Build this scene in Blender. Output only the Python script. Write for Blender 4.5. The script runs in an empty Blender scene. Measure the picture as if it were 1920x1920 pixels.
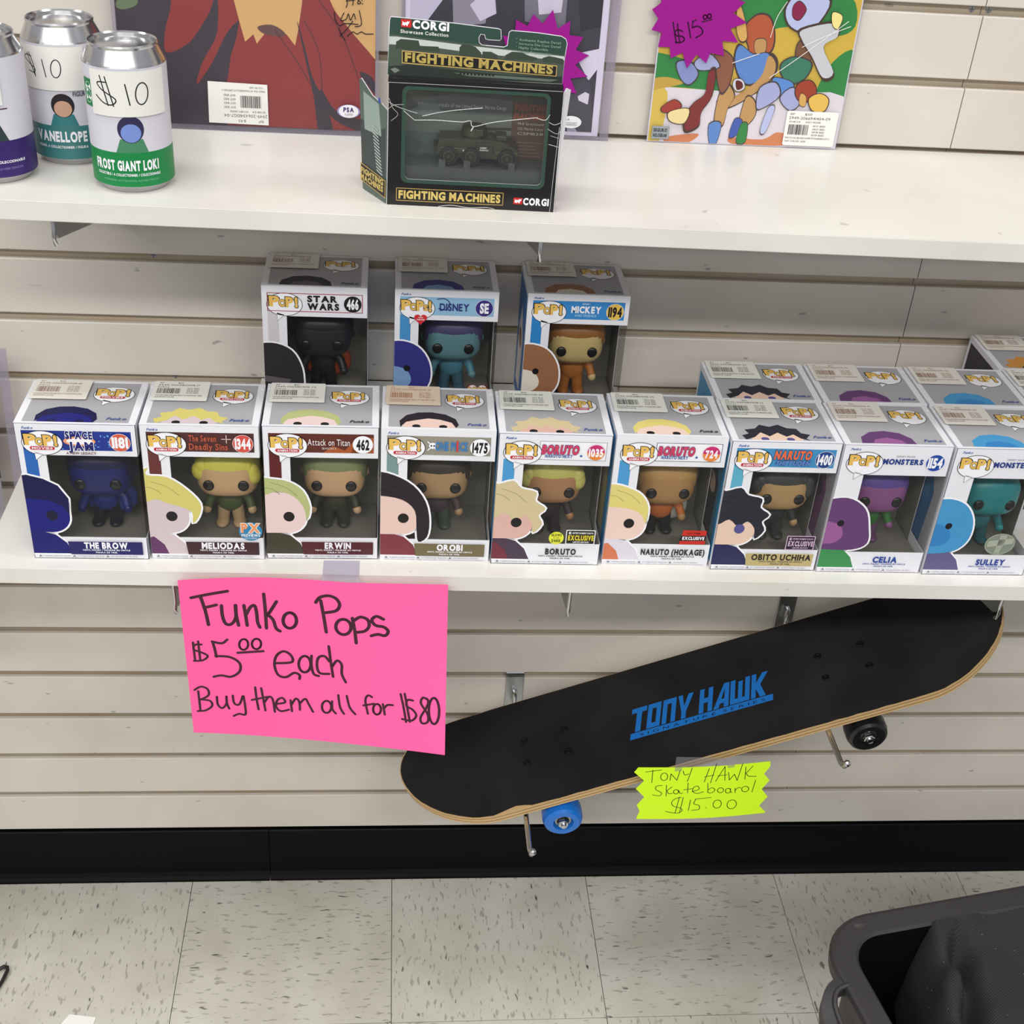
import bpy, bmesh, math, random
from mathutils import Vector, Matrix
from mathutils.geometry import tessellate_polygon
random.seed(7)
PI = math.pi
SC = bpy.context.scene
COL = SC.collection

# ---------------------------------------------------------------- camera
cd = bpy.data.cameras.new('camera'); cam = bpy.data.objects.new('camera', cd); COL.objects.link(cam)
cd.sensor_width = 36.0; cd.lens = 2446.5 / 1920 * 36.0; cd.clip_start = 0.02; cd.clip_end = 50
R = Matrix(((0.9952, -0.0139, -0.0971), (-0.0735, 0.5491, -0.8325), (0.0649, 0.8356, 0.5455))).normalized()
q = R.to_quaternion(); q.normalize()
cam.matrix_world = Matrix.Translation((-0.0334, -1.4075, 1.6015)) @ q.to_matrix().to_4x4()
SC.camera = cam

# ---------------------------------------------------------------- world, lamps, exposure
w = bpy.data.worlds.new('world'); SC.world = w; w.use_nodes = True
w.node_tree.nodes['Background'].inputs['Color'].default_value = (0.93, 0.95, 1.0, 1)
w.node_tree.nodes['Background'].inputs['Strength'].default_value = 0.42
SC.view_settings.view_transform = 'Standard'; SC.view_settings.look = 'None'
SC.view_settings.gamma = 1; SC.view_settings.use_curve_mapping = False
SC.view_settings.exposure = 0.0

def lamp(x, y, z, sx, sy, power, tilt=0.0):
    ld = bpy.data.lights.new('ceiling_tube_light', 'AREA'); ld.shape = 'RECTANGLE'; ld.size = sx; ld.size_y = sy
    ld.energy = power; ld.color = (1.0, 0.972, 0.925)
    o = bpy.data.objects.new('ceiling_tube_light', ld); COL.objects.link(o); o.location = (x, y, z)
    o.rotation_euler = (tilt, 0, 0)
for x in (-2.1, -0.55, 1.0):
    lamp(x, -0.58, 2.85, 1.2, 0.26, 11)
for x in (-2.1, -0.55, 1.0):
    lamp(x, -2.5, 2.85, 1.2, 0.30, 38)
lamp(-0.6, -4.4, 2.85, 4.6, 0.30, 40)

# ---------------------------------------------------------------- materials
def lin(c):
    c = c / 255.0
    return c / 12.92 if c <= 0.04045 else ((c + 0.055) / 1.055) ** 2.4
def rgb(c): return (lin(c[0]), lin(c[1]), lin(c[2]), 1)
_M = {}
def mat(name, c=(200, 200, 200), rough=0.5, metal=0.0, spec=0.5, coat=0.0, trans=0.0, alpha=1.0):
    if name in _M: return _M[name]
    m = bpy.data.materials.new(name); m.use_nodes = True; _M[name] = m
    b = m.node_tree.nodes['Principled BSDF']
    b.inputs['Base Color'].default_value = rgb(c); b.inputs['Roughness'].default_value = rough
    b.inputs['Metallic'].default_value = metal; b.inputs['Specular IOR Level'].default_value = spec
    b.inputs['Coat Weight'].default_value = coat; b.inputs['Coat Roughness'].default_value = 0.12
    return m
def ink(c, rough=0.42):
    c = tuple(int(v) for v in c)
    return mat('ink_%02x%02x%02x_%d' % (c[0], c[1], c[2], int(rough * 100)), c, rough, coat=0.0, spec=0.35)
def N(m, t, **kw):
    n = m.node_tree.nodes.new(t)
    for k, v in kw.items():
        if k in n.inputs: n.inputs[k].default_value = v
        else: setattr(n, k, v)
    return n
def L(m, a, b): m.node_tree.links.new(a, b)
def ramp(m, stops):
    r = N(m, 'ShaderNodeValToRGB'); e = r.color_ramp.elements
    e[0].position, e[0].color = stops[0][0], stops[0][1]; e[1].position, e[1].color = stops[-1][0], stops[-1][1]
    for p, c in stops[1:-1]:
        x = e.new(p); x.color = c
    return r
def clear_plastic(name, tint=(255, 255, 255), haze=0.06, rough=0.08, refl=1.0):
    m = bpy.data.materials.new(name); m.use_nodes = True; nt = m.node_tree; nt.nodes.clear(); _M[name] = m
    out = N(m, 'ShaderNodeOutputMaterial'); tr = N(m, 'ShaderNodeBsdfTransparent'); tr.inputs['Color'].default_value = rgb(tint)
    gl = N(m, 'ShaderNodeBsdfGlossy'); gl.inputs['Roughness'].default_value = rough; gl.inputs['Color'].default_value = (refl, refl, refl, 1)
    df = N(m, 'ShaderNodeBsdfDiffuse'); df.inputs['Color'].default_value = (0.75, 0.76, 0.80, 1)
    lw = N(m, 'ShaderNodeFresnel'); ge = N(m, 'ShaderNodeNewGeometry'); ma = N(m, 'ShaderNodeMath'); ma.operation = 'MULTIPLY_ADD'
    ma.inputs[1].default_value = 1 / 1.45 - 1.45; ma.inputs[2].default_value = 1.45; L(m, ge.outputs['Backfacing'], ma.inputs[0]); L(m, ma.outputs[0], lw.inputs['IOR'])
    nz = N(m, 'ShaderNodeTexNoise'); nz.inputs['Scale'].default_value = 38; bp = N(m, 'ShaderNodeBump'); bp.inputs['Strength'].default_value = 0.25; bp.inputs['Distance'].default_value = 0.004
    tc = N(m, 'ShaderNodeTexCoord'); L(m, tc.outputs['Object'], nz.inputs['Vector']); L(m, nz.outputs['Fac'], bp.inputs['Height']); L(m, bp.outputs['Normal'], gl.inputs['Normal'])
    m1 = N(m, 'ShaderNodeMixShader'); m1.inputs[0].default_value = haze; L(m, tr.outputs[0], m1.inputs[1]); L(m, df.outputs[0], m1.inputs[2])
    m2 = N(m, 'ShaderNodeMixShader'); L(m, lw.outputs[0], m2.inputs[0]); L(m, m1.outputs[0], m2.inputs[1]); L(m, gl.outputs[0], m2.inputs[2])
    L(m, m2.outputs[0], out.inputs['Surface']); return m

def painted(name, c, rough, stain, spots=True, bump=0.02, scuff=0.5):
    """painted board: faint mottling, sparse dark scuffs and nicks"""
    m = mat(name, c, rough); b = m.node_tree.nodes['Principled BSDF']
    g = N(m, 'ShaderNodeNewGeometry')
    n1 = N(m, 'ShaderNodeTexNoise'); n1.inputs['Scale'].default_value = 5; n1.inputs['Detail'].default_value = 4
    L(m, g.outputs['Position'], n1.inputs['Vector'])
    r1 = ramp(m, [(0.35, rgb(stain)), (0.62, rgb(c))]); L(m, n1.outputs['Fac'], r1.inputs['Fac'])
    mp = N(m, 'ShaderNodeMapping'); mp.inputs['Scale'].default_value = (45, 45, 120); mp.inputs['Rotation'].default_value = (0.3, 0.5, 0.2)
    L(m, g.outputs['Position'], mp.inputs['Vector'])
    n2 = N(m, 'ShaderNodeTexNoise'); n2.inputs['Scale'].default_value = 1.0; n2.inputs['Detail'].default_value = 1; L(m, mp.outputs[0], n2.inputs['Vector'])
    r2 = ramp(m, [(0.755, (0, 0, 0, 1)), (0.80, (scuff, scuff, scuff, 1))]); L(m, n2.outputs['Fac'], r2.inputs['Fac'])
    mx = N(m, 'ShaderNodeMixRGB'); L(m, r2.outputs['Color'], mx.inputs['Fac']); L(m, r1.outputs['Color'], mx.inputs['Color1'])
    mx.inputs['Color2'].default_value = rgb((96, 88, 80)); L(m, mx.outputs['Color'], b.inputs['Base Color'])
    n3 = N(m, 'ShaderNodeTexNoise'); n3.inputs['Scale'].default_value = 300; L(m, g.outputs['Position'], n3.inputs['Vector'])
    bp = N(m, 'ShaderNodeBump'); bp.inputs['Strength'].default_value = 0.12; bp.inputs['Distance'].default_value = 0.0006
    L(m, n3.outputs['Fac'], bp.inputs['Height']); L(m, bp.outputs['Normal'], b.inputs['Normal'])
    return m
slat_m = painted('slat_paint', (213, 207, 198), 0.42, (202, 195, 186))
slot_m = painted('slot_paint', (188, 175, 156), 0.7, (172, 154, 130))
shelf_m = painted('shelf_melamine', (224, 222, 217), 0.28, (214, 211, 204), scuff=0.35)
base_m = mat('vinyl_black', (5, 5, 6), 0.5, spec=0.12)

def tile_mat(name, sc, a=(196, 194, 184)):
    m = mat(name, a, 0.26); b = m.node_tree.nodes['Principled BSDF']; g = N(m, 'ShaderNodeNewGeometry')
    base = N(m, 'ShaderNodeTexNoise'); base.inputs['Scale'].default_value = 9; base.inputs['Detail'].default_value = 3
    L(m, g.outputs['Position'], base.inputs['Vector'])
    r0 = ramp(m, [(0.3, rgb((186, 183, 171))), (0.7, rgb((204, 202, 193)))]); L(m, base.outputs['Fac'], r0.inputs['Fac'])
    prev = r0.outputs['Color']
    for k, (mul, lo, hi, colr, f) in enumerate([(1.0, 0.60, 0.66, (150, 146, 135), 0.75), (0.75, 0.675, 0.715, (105, 100, 92), 0.9), (0.42, 0.735, 0.765, (62, 58, 54), 0.95)]):
        mp = N(m, 'ShaderNodeMapping'); mp.inputs['Scale'].default_value = (sc[0] * mul, sc[1] * mul, 1); mp.inputs['Location'].default_value = (3.1 * k, 7.7 * k, k)
        L(m, g.outputs['Position'], mp.inputs['Vector'])
        n = N(m, 'ShaderNodeTexNoise'); n.inputs['Scale'].default_value = 1; n.inputs['Detail'].default_value = 2.0; L(m, mp.outputs[0], n.inputs['Vector'])
        r = ramp(m, [(lo, (0, 0, 0, 1)), (hi, (f, f, f, 1))]); L(m, n.outputs['Fac'], r.inputs['Fac'])
        mx = N(m, 'ShaderNodeMixRGB'); L(m, r.outputs['Color'], mx.inputs['Fac']); L(m, prev, mx.inputs['Color1']); mx.inputs['Color2'].default_value = rgb(colr)
        prev = mx.outputs['Color']
    L(m, prev, b.inputs['Base Color']); return m
tile_x = tile_mat('tile_grain_across', (52, 175)); tile_y = tile_mat('tile_grain_along', (175, 52))

def fabric_mat():
    m = mat('bin_fabric', (46, 48, 49), 0.85, spec=0.2); b = m.node_tree.nodes['Principled BSDF']
    tc = N(m, 'ShaderNodeTexCoord'); mp = N(m, 'ShaderNodeMapping'); mp.inputs['Rotation'].default_value = (0, 0, -0.35); L(m, tc.outputs['Object'], mp.inputs['Vector'])
    wv = N(m, 'ShaderNodeTexWave'); wv.bands_direction = 'Y'; wv.inputs['Scale'].default_value = 130; wv.inputs['Distortion'].default_value = 1.2
    L(m, mp.outputs[0], wv.inputs['Vector']); bp = N(m, 'ShaderNodeBump'); bp.inputs['Strength'].default_value = 0.5; bp.inputs['Distance'].default_value = 0.0012
    L(m, wv.outputs['Fac'], bp.inputs['Height']); L(m, bp.outputs['Normal'], b.inputs['Normal'])
    v = N(m, 'ShaderNodeTexNoise'); v.inputs['Scale'].default_value = 420; v.inputs['Detail'].default_value = 0; L(m, tc.outputs['Object'], v.inputs['Vector'])
    r = ramp(m, [(0.855, rgb((46, 48, 49))), (0.88, rgb((170, 170, 165)))]); L(m, v.outputs['Fac'], r.inputs['Fac']); L(m, r.outputs['Color'], b.inputs['Base Color'])
    return m
def grip_mat():
    m = mat('grip_tape', (29, 29, 31), 0.9, spec=0.25); b = m.node_tree.nodes['Principled BSDF']
    tc = N(m, 'ShaderNodeTexCoord'); n = N(m, 'ShaderNodeTexNoise'); n.inputs['Scale'].default_value = 1500; L(m, tc.outputs['Object'], n.inputs['Vector'])
    bp = N(m, 'ShaderNodeBump'); bp.inputs['Strength'].default_value = 0.6; bp.inputs['Distance'].default_value = 0.0006
    L(m, n.outputs['Fac'], bp.inputs['Height']); L(m, bp.outputs['Normal'], b.inputs['Normal'])
    n2 = N(m, 'ShaderNodeTexNoise'); n2.inputs['Scale'].default_value = 9; n2.inputs['Detail'].default_value = 5; L(m, tc.outputs['Object'], n2.inputs['Vector'])
    r = ramp(m, [(0.35, rgb((24, 24, 26))), (0.75, rgb((42, 41, 41)))]); L(m, n2.outputs['Fac'], r.inputs['Fac']); L(m, r.outputs['Color'], b.inputs['Base Color'])
    return m
grip_m = grip_mat()
wood_a = mat('maple_ply', (205, 172, 122), 0.6); wood_b = mat('dark_ply', (140, 104, 66), 0.6); wood_c = mat('deck_paint', (30, 30, 30), 0.4)
chrome = mat('chrome', (205, 206, 208), 0.16, metal=1.0); steel = mat('brushed_steel', (170, 172, 174), 0.32, metal=1.0)
alu = mat('can_aluminium', (200, 200, 202), 0.20, metal=1.0)
plas = clear_plastic('clear_window', (242, 242, 240), 0.008, 0.05, 0.4)
sleeve_p = clear_plastic('sleeve_plastic', (246, 244, 250), 0.02, 0.08, 0.5)
sleeve_e = clear_plastic('sleeve_edge', (230, 224, 234), 0.18, 0.2)
tape_m = clear_plastic('tape', (228, 224, 238), 0.14, 0.35, .5)
card_w = mat('card_white', (228, 229, 236), 0.34, spec=0.4)
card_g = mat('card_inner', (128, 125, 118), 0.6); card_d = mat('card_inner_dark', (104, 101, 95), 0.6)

# ---------------------------------------------------------------- mesh helpers
class MB:
    def __init__(s): s.v = []; s.f = []; s.mi = []; s.mats = []; s.sm = []
    def m(s, mt):
        if mt not in s.mats: s.mats.append(mt)
        return s.mats.index(mt)
    def add(s, vs, fs, mt, smooth=False):
        o = len(s.v); s.v += [tuple(v) for v in vs]; k = s.m(mt)
        for f in fs: s.f.append([i + o for i in f]); s.mi.append(k); s.sm.append(smooth)
    def box(s, x0, x1, y0, y1, z0, z1, mt, bev=0.0):
        if bev <= 0:
            vs = [(x, y, z) for z in (z0, z1) for y in (y0, y1) for x in (x0, x1)]
            s.add(vs, [(0, 2, 3, 1), (4, 5, 7, 6), (0, 1, 5, 4), (2, 6, 7, 3), (0, 4, 6, 2), (1, 3, 7, 5)], mt); return
        bm = bmesh.new(); bmesh.ops.create_cube(bm, size=1)
        for v in bm.verts: v.co = Vector(((x0 + x1) / 2 + v.co.x * (x1 - x0), (y0 + y1) / 2 + v.co.y * (y1 - y0), (z0 + z1) / 2 + v.co.z * (z1 - z0)))
        bmesh.ops.bevel(bm, geom=bm.edges[:], offset=bev, segments=2, affect='EDGES', profile=0.5)
        s.bm(bm, mt)
    def bm(s, bm, mt, M=None, smooth=False):
        bm.verts.ensure_lookup_table(); bm.verts.index_update()
        s.add([(M @ v.co if M else v.co) for v in bm.verts], [[v.index for v in f.verts] for f in bm.faces], mt, smooth); bm.free()
    def prism(s, pts, fn0, fn1, mt, side=None):
        """pts 2D outline, extruded between fn0(x,y) and fn1(x,y)"""
        n = len(pts); tr = tessellate_polygon([[Vector((p[0], p[1], 0)) for p in pts]])
        a = [fn0(*p) for p in pts]; b = [fn1(*p) for p in pts]
        s.add(a, [t[::-1] for t in tr], mt); s.add(b, tr, mt)
        s.add(a + b, [(i, (i + 1) % n, n + (i + 1) % n, n + i) for i in range(n)], side or mt)
    def tube(s, path, r, mt, seg=10, cap=True):
        P = [Vector(p) for p in path]; rs = r if isinstance(r, (list, tuple)) else [r] * len(P); rings = []; up = Vector((0, 0, 1))
        for i, p in enumerate(P):
            t = (P[min(i + 1, len(P) - 1)] - P[max(i - 1, 0)]).normalized()
            a = t.cross(up if abs(t.dot(up)) < 0.95 else Vector((1, 0, 0))).normalized(); b = t.cross(a)
            rings.append([p + (a * math.cos(2 * PI * k / seg) + b * math.sin(2 * PI * k / seg)) * rs[i] for k in range(seg)])
        vs = [v for rg in rings for v in rg]
        fs = [(i * seg + k, i * seg + (k + 1) % seg, (i + 1) * seg + (k + 1) % seg, (i + 1) * seg + k) for i in range(len(P) - 1) for k in range(seg)]
        s.add(vs, fs, mt, True)
        if cap:
            s.add(rings[0], [list(range(seg))], mt); s.add(rings[-1], [list(range(seg))[::-1]], mt)
    def lathe(s, prof, mt, seg=40, M=None, smooth=True):
        """prof (r,z[,mat])"""
        for i in range(len(prof) - 1):
            (r0, z0), (r1, z1) = prof[i][:2], prof[i + 1][:2]; m2 = prof[i][2] if len(prof[i]) > 2 else mt
            vs = []
            for (r, z) in ((r0, z0), (r1, z1)):
                for k in range(seg):
                    v = Vector((r * math.cos(2 * PI * k / seg), r * math.sin(2 * PI * k / seg), z)); vs.append(M @ v if M else v)
            s.add(vs, [(k, (k + 1) % seg, seg + (k + 1) % seg, seg + k) for k in range(seg)], m2, smooth)
    def ball(s, c, r, mt, u=16, v=10, e=1.0, M=None):
        """superellipsoid, r=(rx,ry,rz), e<1 boxier"""
        def sp(a, p): return math.copysign(abs(a) ** p, a)
        vs = [(0, 0, -1)]; 
        for j in range(1, v):
            ph = -PI / 2 + PI * j / v
            for i in range(u):
                th = 2 * PI * i / u
                vs.append((sp(math.cos(ph), e) * sp(math.cos(th), e), sp(math.cos(ph), e) * sp(math.sin(th), e), sp(math.sin(ph), e)))
        vs.append((0, 0, 1)); n = len(vs) - 1
        fs = [(0, 1 + (i + 1) % u, 1 + i) for i in range(u)] + [(n, 1 + (v - 2) * u + i, 1 + (v - 2) * u + (i + 1) % u) for i in range(u)]
        fs += [(1 + j * u + i, 1 + j * u + (i + 1) % u, 1 + (j + 1) * u + (i + 1) % u, 1 + (j + 1) * u + i) for j in range(v - 2) for i in range(u)]
        out = [Vector((c[0] + x * r[0], c[1] + y * r[1], c[2] + z * r[2])) for x, y, z in vs]
        if M: out = [M @ p for p in out]
        s.add(out, fs, mt, True)
    def mesh(s, name):
        me = bpy.data.meshes.new(name); me.from_pydata(s.v, [], s.f)
        for mt in s.mats: me.materials.append(mt)
        me.polygons.foreach_set('material_index', s.mi); me.polygons.foreach_set('use_smooth', s.sm); me.update(); return me
    def obj(s, name, parent=None, **kw): return place(name, s.mesh(name), parent, **kw)
def place(name, me, parent=None, label=None, cat=None, group=None, kind=None, loc=None, rot=None):
    o = bpy.data.objects.new(name, me); COL.objects.link(o)
    if parent: o.parent = parent
    if loc is not None: o.location = loc
    if rot is not None: o.rotation_euler = rot
    if label: o['label'] = label
    if cat: o['category'] = cat
    if group: o['group'] = group
    if kind: o['kind'] = kind
    return o
def thing(name, label, cat, loc=(0, 0, 0), rot=(0, 0, 0), group=None):
    return place(name, None, None, label, cat, group, None, loc, rot)

# ---------------------------------------------------------------- glyphs from Blender's built-in font
GL = {}
def build_glyphs():
    chars = sorted(set("ABCDEFGHIJKLMNOPQRSTUVWXYZabcdefghijklmnopqrstuvwxyz0123456789$!()&/.,:-*"))
    obs = []
    for off in (0.0, 0.028, 0.05, 0.10):
        for ch in chars:
            cu = bpy.data.curves.new('g', 'FONT'); cu.body = ch; cu.offset = off; cu.resolution_u = 3; cu.fill_mode = 'FRONT'
            o = bpy.data.objects.new('g', cu); COL.objects.link(o); obs.append((ch, off, o, cu))
    dg = bpy.context.evaluated_depsgraph_get()
    for ch, off, o, cu in obs:
        me = o.evaluated_get(dg).to_mesh()
        vs = [(v.co.x, v.co.y) for v in me.vertices]; fs = [tuple(p.vertices) for p in me.polygons]
        o.evaluated_get(dg).to_mesh_clear()
        if vs:
            xs = [v[0] for v in vs]; GL[(ch, off)] = (vs, fs, min(xs), max(xs))
    for ch, off, o, cu in obs: bpy.data.objects.remove(o); bpy.data.curves.remove(cu)
build_glyphs()

def smooth(pts, n=5, closed=False):
    if len(pts) < 3: return list(pts)
    out = []; N_ = len(pts); rng = range(N_ if closed else N_ - 1)
    for i in rng:
        if closed: p0, p1, p2, p3 = pts[i - 1], pts[i], pts[(i + 1) % N_], pts[(i + 2) % N_]
        else: p0, p1, p2, p3 = pts[max(i - 1, 0)], pts[i], pts[i + 1], pts[min(i + 2, N_ - 1)]
        for k in range(n):
            t = k / n
            out.append(tuple(0.5 * (2 * p1[a] + (p2[a] - p0[a]) * t + (2 * p0[a] - 5 * p1[a] + 4 * p2[a] - p3[a]) * t * t + (3 * p1[a] - p0[a] - 3 * p2[a] + p3[a]) * t ** 3) for a in (0, 1)))
    if not closed: out.append(tuple(pts[-1]))
    return out
def ell(cx, cy, rx, ry, n=28, a0=0.0, a1=2 * PI): return [(cx + rx * math.cos(a0 + (a1 - a0) * k / n), cy + ry * math.sin(a0 + (a1 - a0) * k / n)) for k in range(n)]
def rrect(x0, y0, x1, y1, r, n=5):
    out = []
    for cx, cy, a in ((x1 - r, y1 - r, 0), (x0 + r, y1 - r, PI / 2), (x0 + r, y0 + r, PI), (x1 - r, y0 + r, 1.5 * PI)):
        out += [(cx + r * math.cos(a + PI / 2 * k / n), cy + r * math.sin(a + PI / 2 * k / n)) for k in range(n + 1)]
    return out
def grow(pts, d):
    """outline pushed outwards by d"""
    n = len(pts); A = sum(pts[i][0] * pts[(i + 1) % n][1] - pts[(i + 1) % n][0] * pts[i][1] for i in range(n)); s = 1 if A > 0 else -1; out = []
    for i in range(n):
        a, b = pts[i - 1], pts[(i + 1) % n]; dx, dy = b[0] - a[0], b[1] - a[1]; l = math.hypot(dx, dy) or 1
        out.append((pts[i][0] + s * dy / l * d, pts[i][1] - s * dx / l * d))
    return out
def clip(pts, x0, y0, x1, y1):
    for ax, v, sg in ((0, x0, 1), (0, x1, -1), (1, y0, 1), (1, y1, -1)):
        o = []
        for i in range(len(pts)):
            a, b = pts[i - 1], pts[i]; ia, ib = (a[ax] - v) * sg >= 0, (b[ax] - v) * sg >= 0
            if ia != ib:
                t = (v - a[ax]) / (b[ax] - a[ax]); o.append((a[0] + t * (b[0] - a[0]), a[1] + t * (b[1] - a[1])))
            if ib: o.append(b)
        pts = o
        if len(pts) < 3: return []
    return pts

class Canvas:
    """flat print in millimetres on a real surface: fn(x, y, h) -> 3D point, h = height over the surface"""
    def __init__(s, fn, clipbox=None, eps=0.00004, slice=0):
        s.slice = slice; s.fn = fn; s.b = MB(); s.l = 1; s.cb = clipbox; s.eps = eps
    def up(s): s.l += 1; return s
    def poly(s, pts, c, up=True):
        if up: s.l += 1
        if s.cb: pts = clip(pts, *s.cb)
        if len(pts) < 3: return
        if s.slice:
            a, e = min(p[0] for p in pts), max(p[0] for p in pts)
            if e - a > s.slice * 1.3:
                n = int((e - a) / s.slice) + 1
                for k in range(n): s.poly(clip(pts, a + (e - a) * k / n, -1e6, a + (e - a) * (k + 1) / n, 1e6), c, False)
                return
        tr = tessellate_polygon([[Vector((p[0], p[1], 0)) for p in pts]])
        s.b.add([s.fn(p[0], p[1], s.l * s.eps) for p in pts], [tuple(t) for t in tr], ink(c) if isinstance(c, tuple) else c)
    def rect(s, x0, y0, x1, y1, c, nx=1, up=True):
        if up: s.l += 1
        for i in range(nx):
            a, b = x0 + (x1 - x0) * i / nx, x0 + (x1 - x0) * (i + 1) / nx
            s.poly([(a, y0), (b, y0), (b, y1), (a, y1)], c, False)
    def frame(s, x0, y0, x1, y1, t, c):
        s.l += 1
        for r in ((x0, y0, x1, y0 + t), (x0, y1 - t, x1, y1), (x0, y0, x0 + t, y1), (x1 - t, y0, x1, y1)): s.rect(*r, c, up=False)
    def stroke(s, pts, wd, c, sm=True, closed=False, up=False):
        if up: s.l += 1
        if sm: pts = smooth(pts, 5, closed)
        if closed: pts = pts + [pts[0]]
        if s.slice:
            q_ = [pts[0]]
            for p in pts[1:]:
                k_ = max(1, int(math.hypot(p[0] - q_[-1][0], p[1] - q_[-1][1]) / s.slice + .5)); a_ = q_[-1]
                q_ += [(a_[0] + (p[0] - a_[0]) * j / k_, a_[1] + (p[1] - a_[1]) * j / k_) for j in range(1, k_ + 1)]
            pts = q_
        m = ink(c) if isinstance(c, tuple) else c; h = s.l * s.eps; r = wd / 2
        for i, p in enumerate(pts):
            if s.cb and not (s.cb[0] + r < p[0] < s.cb[2] - r and s.cb[1] + r < p[1] < s.cb[3] - r): continue
            s.b.add([s.fn(p[0] + r * math.cos(k * PI / 4), p[1] + r * math.sin(k * PI / 4), h) for k in range(8)], [tuple(range(8))], m)
            if i:
                q = pts[i - 1]; dx, dy = p[0] - q[0], p[1] - q[1]; l = math.hypot(dx, dy)
                if l < 1e-9: continue
                nx, ny = -dy / l * r, dx / l * r
                s.b.add([s.fn(q[0] + nx, q[1] + ny, h), s.fn(q[0] - nx, q[1] - ny, h), s.fn(p[0] - nx, p[1] - ny, h), s.fn(p[0] + nx, p[1] + ny, h)], [(0, 1, 2, 3)], m)
    def text(s, t, x, y, wd, ht, c, bold=0.028, shear=0.0, outline=None, track=0.09, arc=0.0, jig=None):
        """string fitted to the box (x,y,wd,ht); y is the baseline, y grows upwards"""
        s.l += 1; m = ink(c) if isinstance(c, tuple) else c; X = 0; lay = []
        for k, ch in enumerate(t):
            if ch == ' ': X += 0.32; continue
            g = GL.get((ch, bold))
            if not g: continue
            lay.append((k, ch, X - g[2])); X += g[3] - g[2] + track
        X -= track
        if X <= 0: return
        sx = wd / X; sy = ht / 0.70
        def run(off, mt, lv):
            for k, ch, ox in lay:
                g = GL[(ch, off)]; g0 = GL[(ch, bold)]; jy, js = (jig[k] if jig else (0, 1))
                vs = []
                for vx, vy in g[0]:
                    if s.sc_glyph: pass
                    yy = vy * js; px = (vx + ox) * sx; py = yy * sy + jy * ht + arc * ht * (1 - (2 * ((vx + ox) / X) - 1) ** 2)
                    vs.append(s.fn(x + px + shear * yy * sy, y + py, lv * s.eps))
                s.b.add(vs, g[1], mt)
        if outline is not None:
            run(0.10, ink(outline), s.l); s.l += 1
        run(bold, m, s.l)
    sc_glyph = False
    def tiny(s, lines, x, y, wd, ht, c):
        for k, t in enumerate(lines): s.text(t, x, y - k * ht * 1.7, wd, ht, c, 0.0)
    def barcode(s, x, y, wd, ht, c=(60, 56, 54), seed=1):
        s.l += 1; rr = random.Random(seed); X = x
        while X < x + wd:
            a = rr.choice((0.35, 0.35, 0.7, 1.0)); s.rect(X, y, min(X + a, x + wd), y + ht, c, up=False); X += a + rr.choice((0.35, 0.5, 0.8))
    def obj(s, name, parent=None, **kw): return s.b.obj(name, parent, **kw)
def quad(px, wd, ht, dst=None):
    """homography from a digitised quad (TL,TR,BR,BL; y down) to a sheet wd x ht mm (y up)"""
    import numpy as np
    A = []; B = []
    for (x, y), (X, Y) in zip(px, dst or ((0, ht), (wd, ht), (wd, 0), (0, 0))):
        A += [[x, y, 1, 0, 0, 0, -x * X, -y * X], [0, 0, 0, x, y, 1, -x * Y, -y * Y]]; B += [X, Y]
    h = np.linalg.solve(np.array(A, float), np.array(B, float))
    def f(x, y):
        d = h[6] * x + h[7] * y + 1; return ((h[0] * x + h[1] * y + h[2]) / d, (h[3] * x + h[4] * y + h[5]) / d)
    return f

# ================================================================ SETTING
PITCH = 0.0762
SLOT = [0.09905 + k * PITCH + (0.0043 if k >= 14 else 0) for k in range(21)]
wall = place('wall_back', None, kind='structure')
XL, XM, XR = -1.7, 0.5927, 1.9
def slat_mesh(h, ln):
    b = MB(); g = 0.0049
    a, c = g, h - g
    P = [(0, a + .0012), (.0004, a + .0004), (.0012, a), (.006, a), (.006, a + .007), (.0095, a + .007), (.0095, c - .007), (.006, c - .007), (.006, c), (.0012, c), (.0004, c - .0004), (0, c - .0012)]
    b.prism(P, lambda y, z: (0, y, z), lambda y, z: (ln, y, z), slat_m); return b.mesh('slat')
cache = {}
for k in range(20):
    h = SLOT[k + 1] - SLOT[k]
    segs = ((XL, XM - 0.0006), (XM + 0.0006, XR)) if k >= 8 else ((XL, XR),)
    for a, c in segs:
        key = (round(h, 4), round(c - a, 3))
        if key not in cache: cache[key] = slat_mesh(h, c - a)
        place('slat', cache[key], wall, loc=(a, 0, SLOT[k]))
b = MB(); b.box(XL, XM - .0004, .0096, .03, 0, 1.7, slot_m); b.box(XM + .0004, XR, .0096, .03, 0, 1.7, slot_m)
b.obj('backing_board', wall)
scr = MB(); scr.lathe([(0, 0), (.0035, 0), (.0042, -.001), (.0042, -.003)], steel, 12, Matrix.Rotation(PI / 2, 4, 'X'))
scr.box(-.003, .003, -.0004, .0002, -.0004, .0004, card_d); scr.box(-.0004, .0004, -.0004, .0002, -.003, .003, card_d)
sm_ = scr.mesh('screw')
for x, z in ((.5824, 1.3222), (.6011, 1.3222), (-.2977, 1.0134), (-.2843, .861)):
    place('screw', sm_, wall, loc=(x, .0095, z))
# dark tool marks are left to the paint material; baseboard in two lengths
bb = place('baseboard_back', None, kind='structure')
def cove(x0, x1):
    b = MB(); P = [(.012, 0), (.012, .0985), (-.0005, .0985), (-.002, .097), (-.002, .022), (-.004, .012), (-.008, .006), (-.0125, .003), (-.0135, 0)]
    b.prism(P, lambda y, z: (x0, y, z), lambda y, z: (x1, y, z), base_m); return b
cove(XL, -.2022).obj('baseboard_length', bb); cove(-.2012, XR).obj('baseboard_length', bb)
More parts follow.
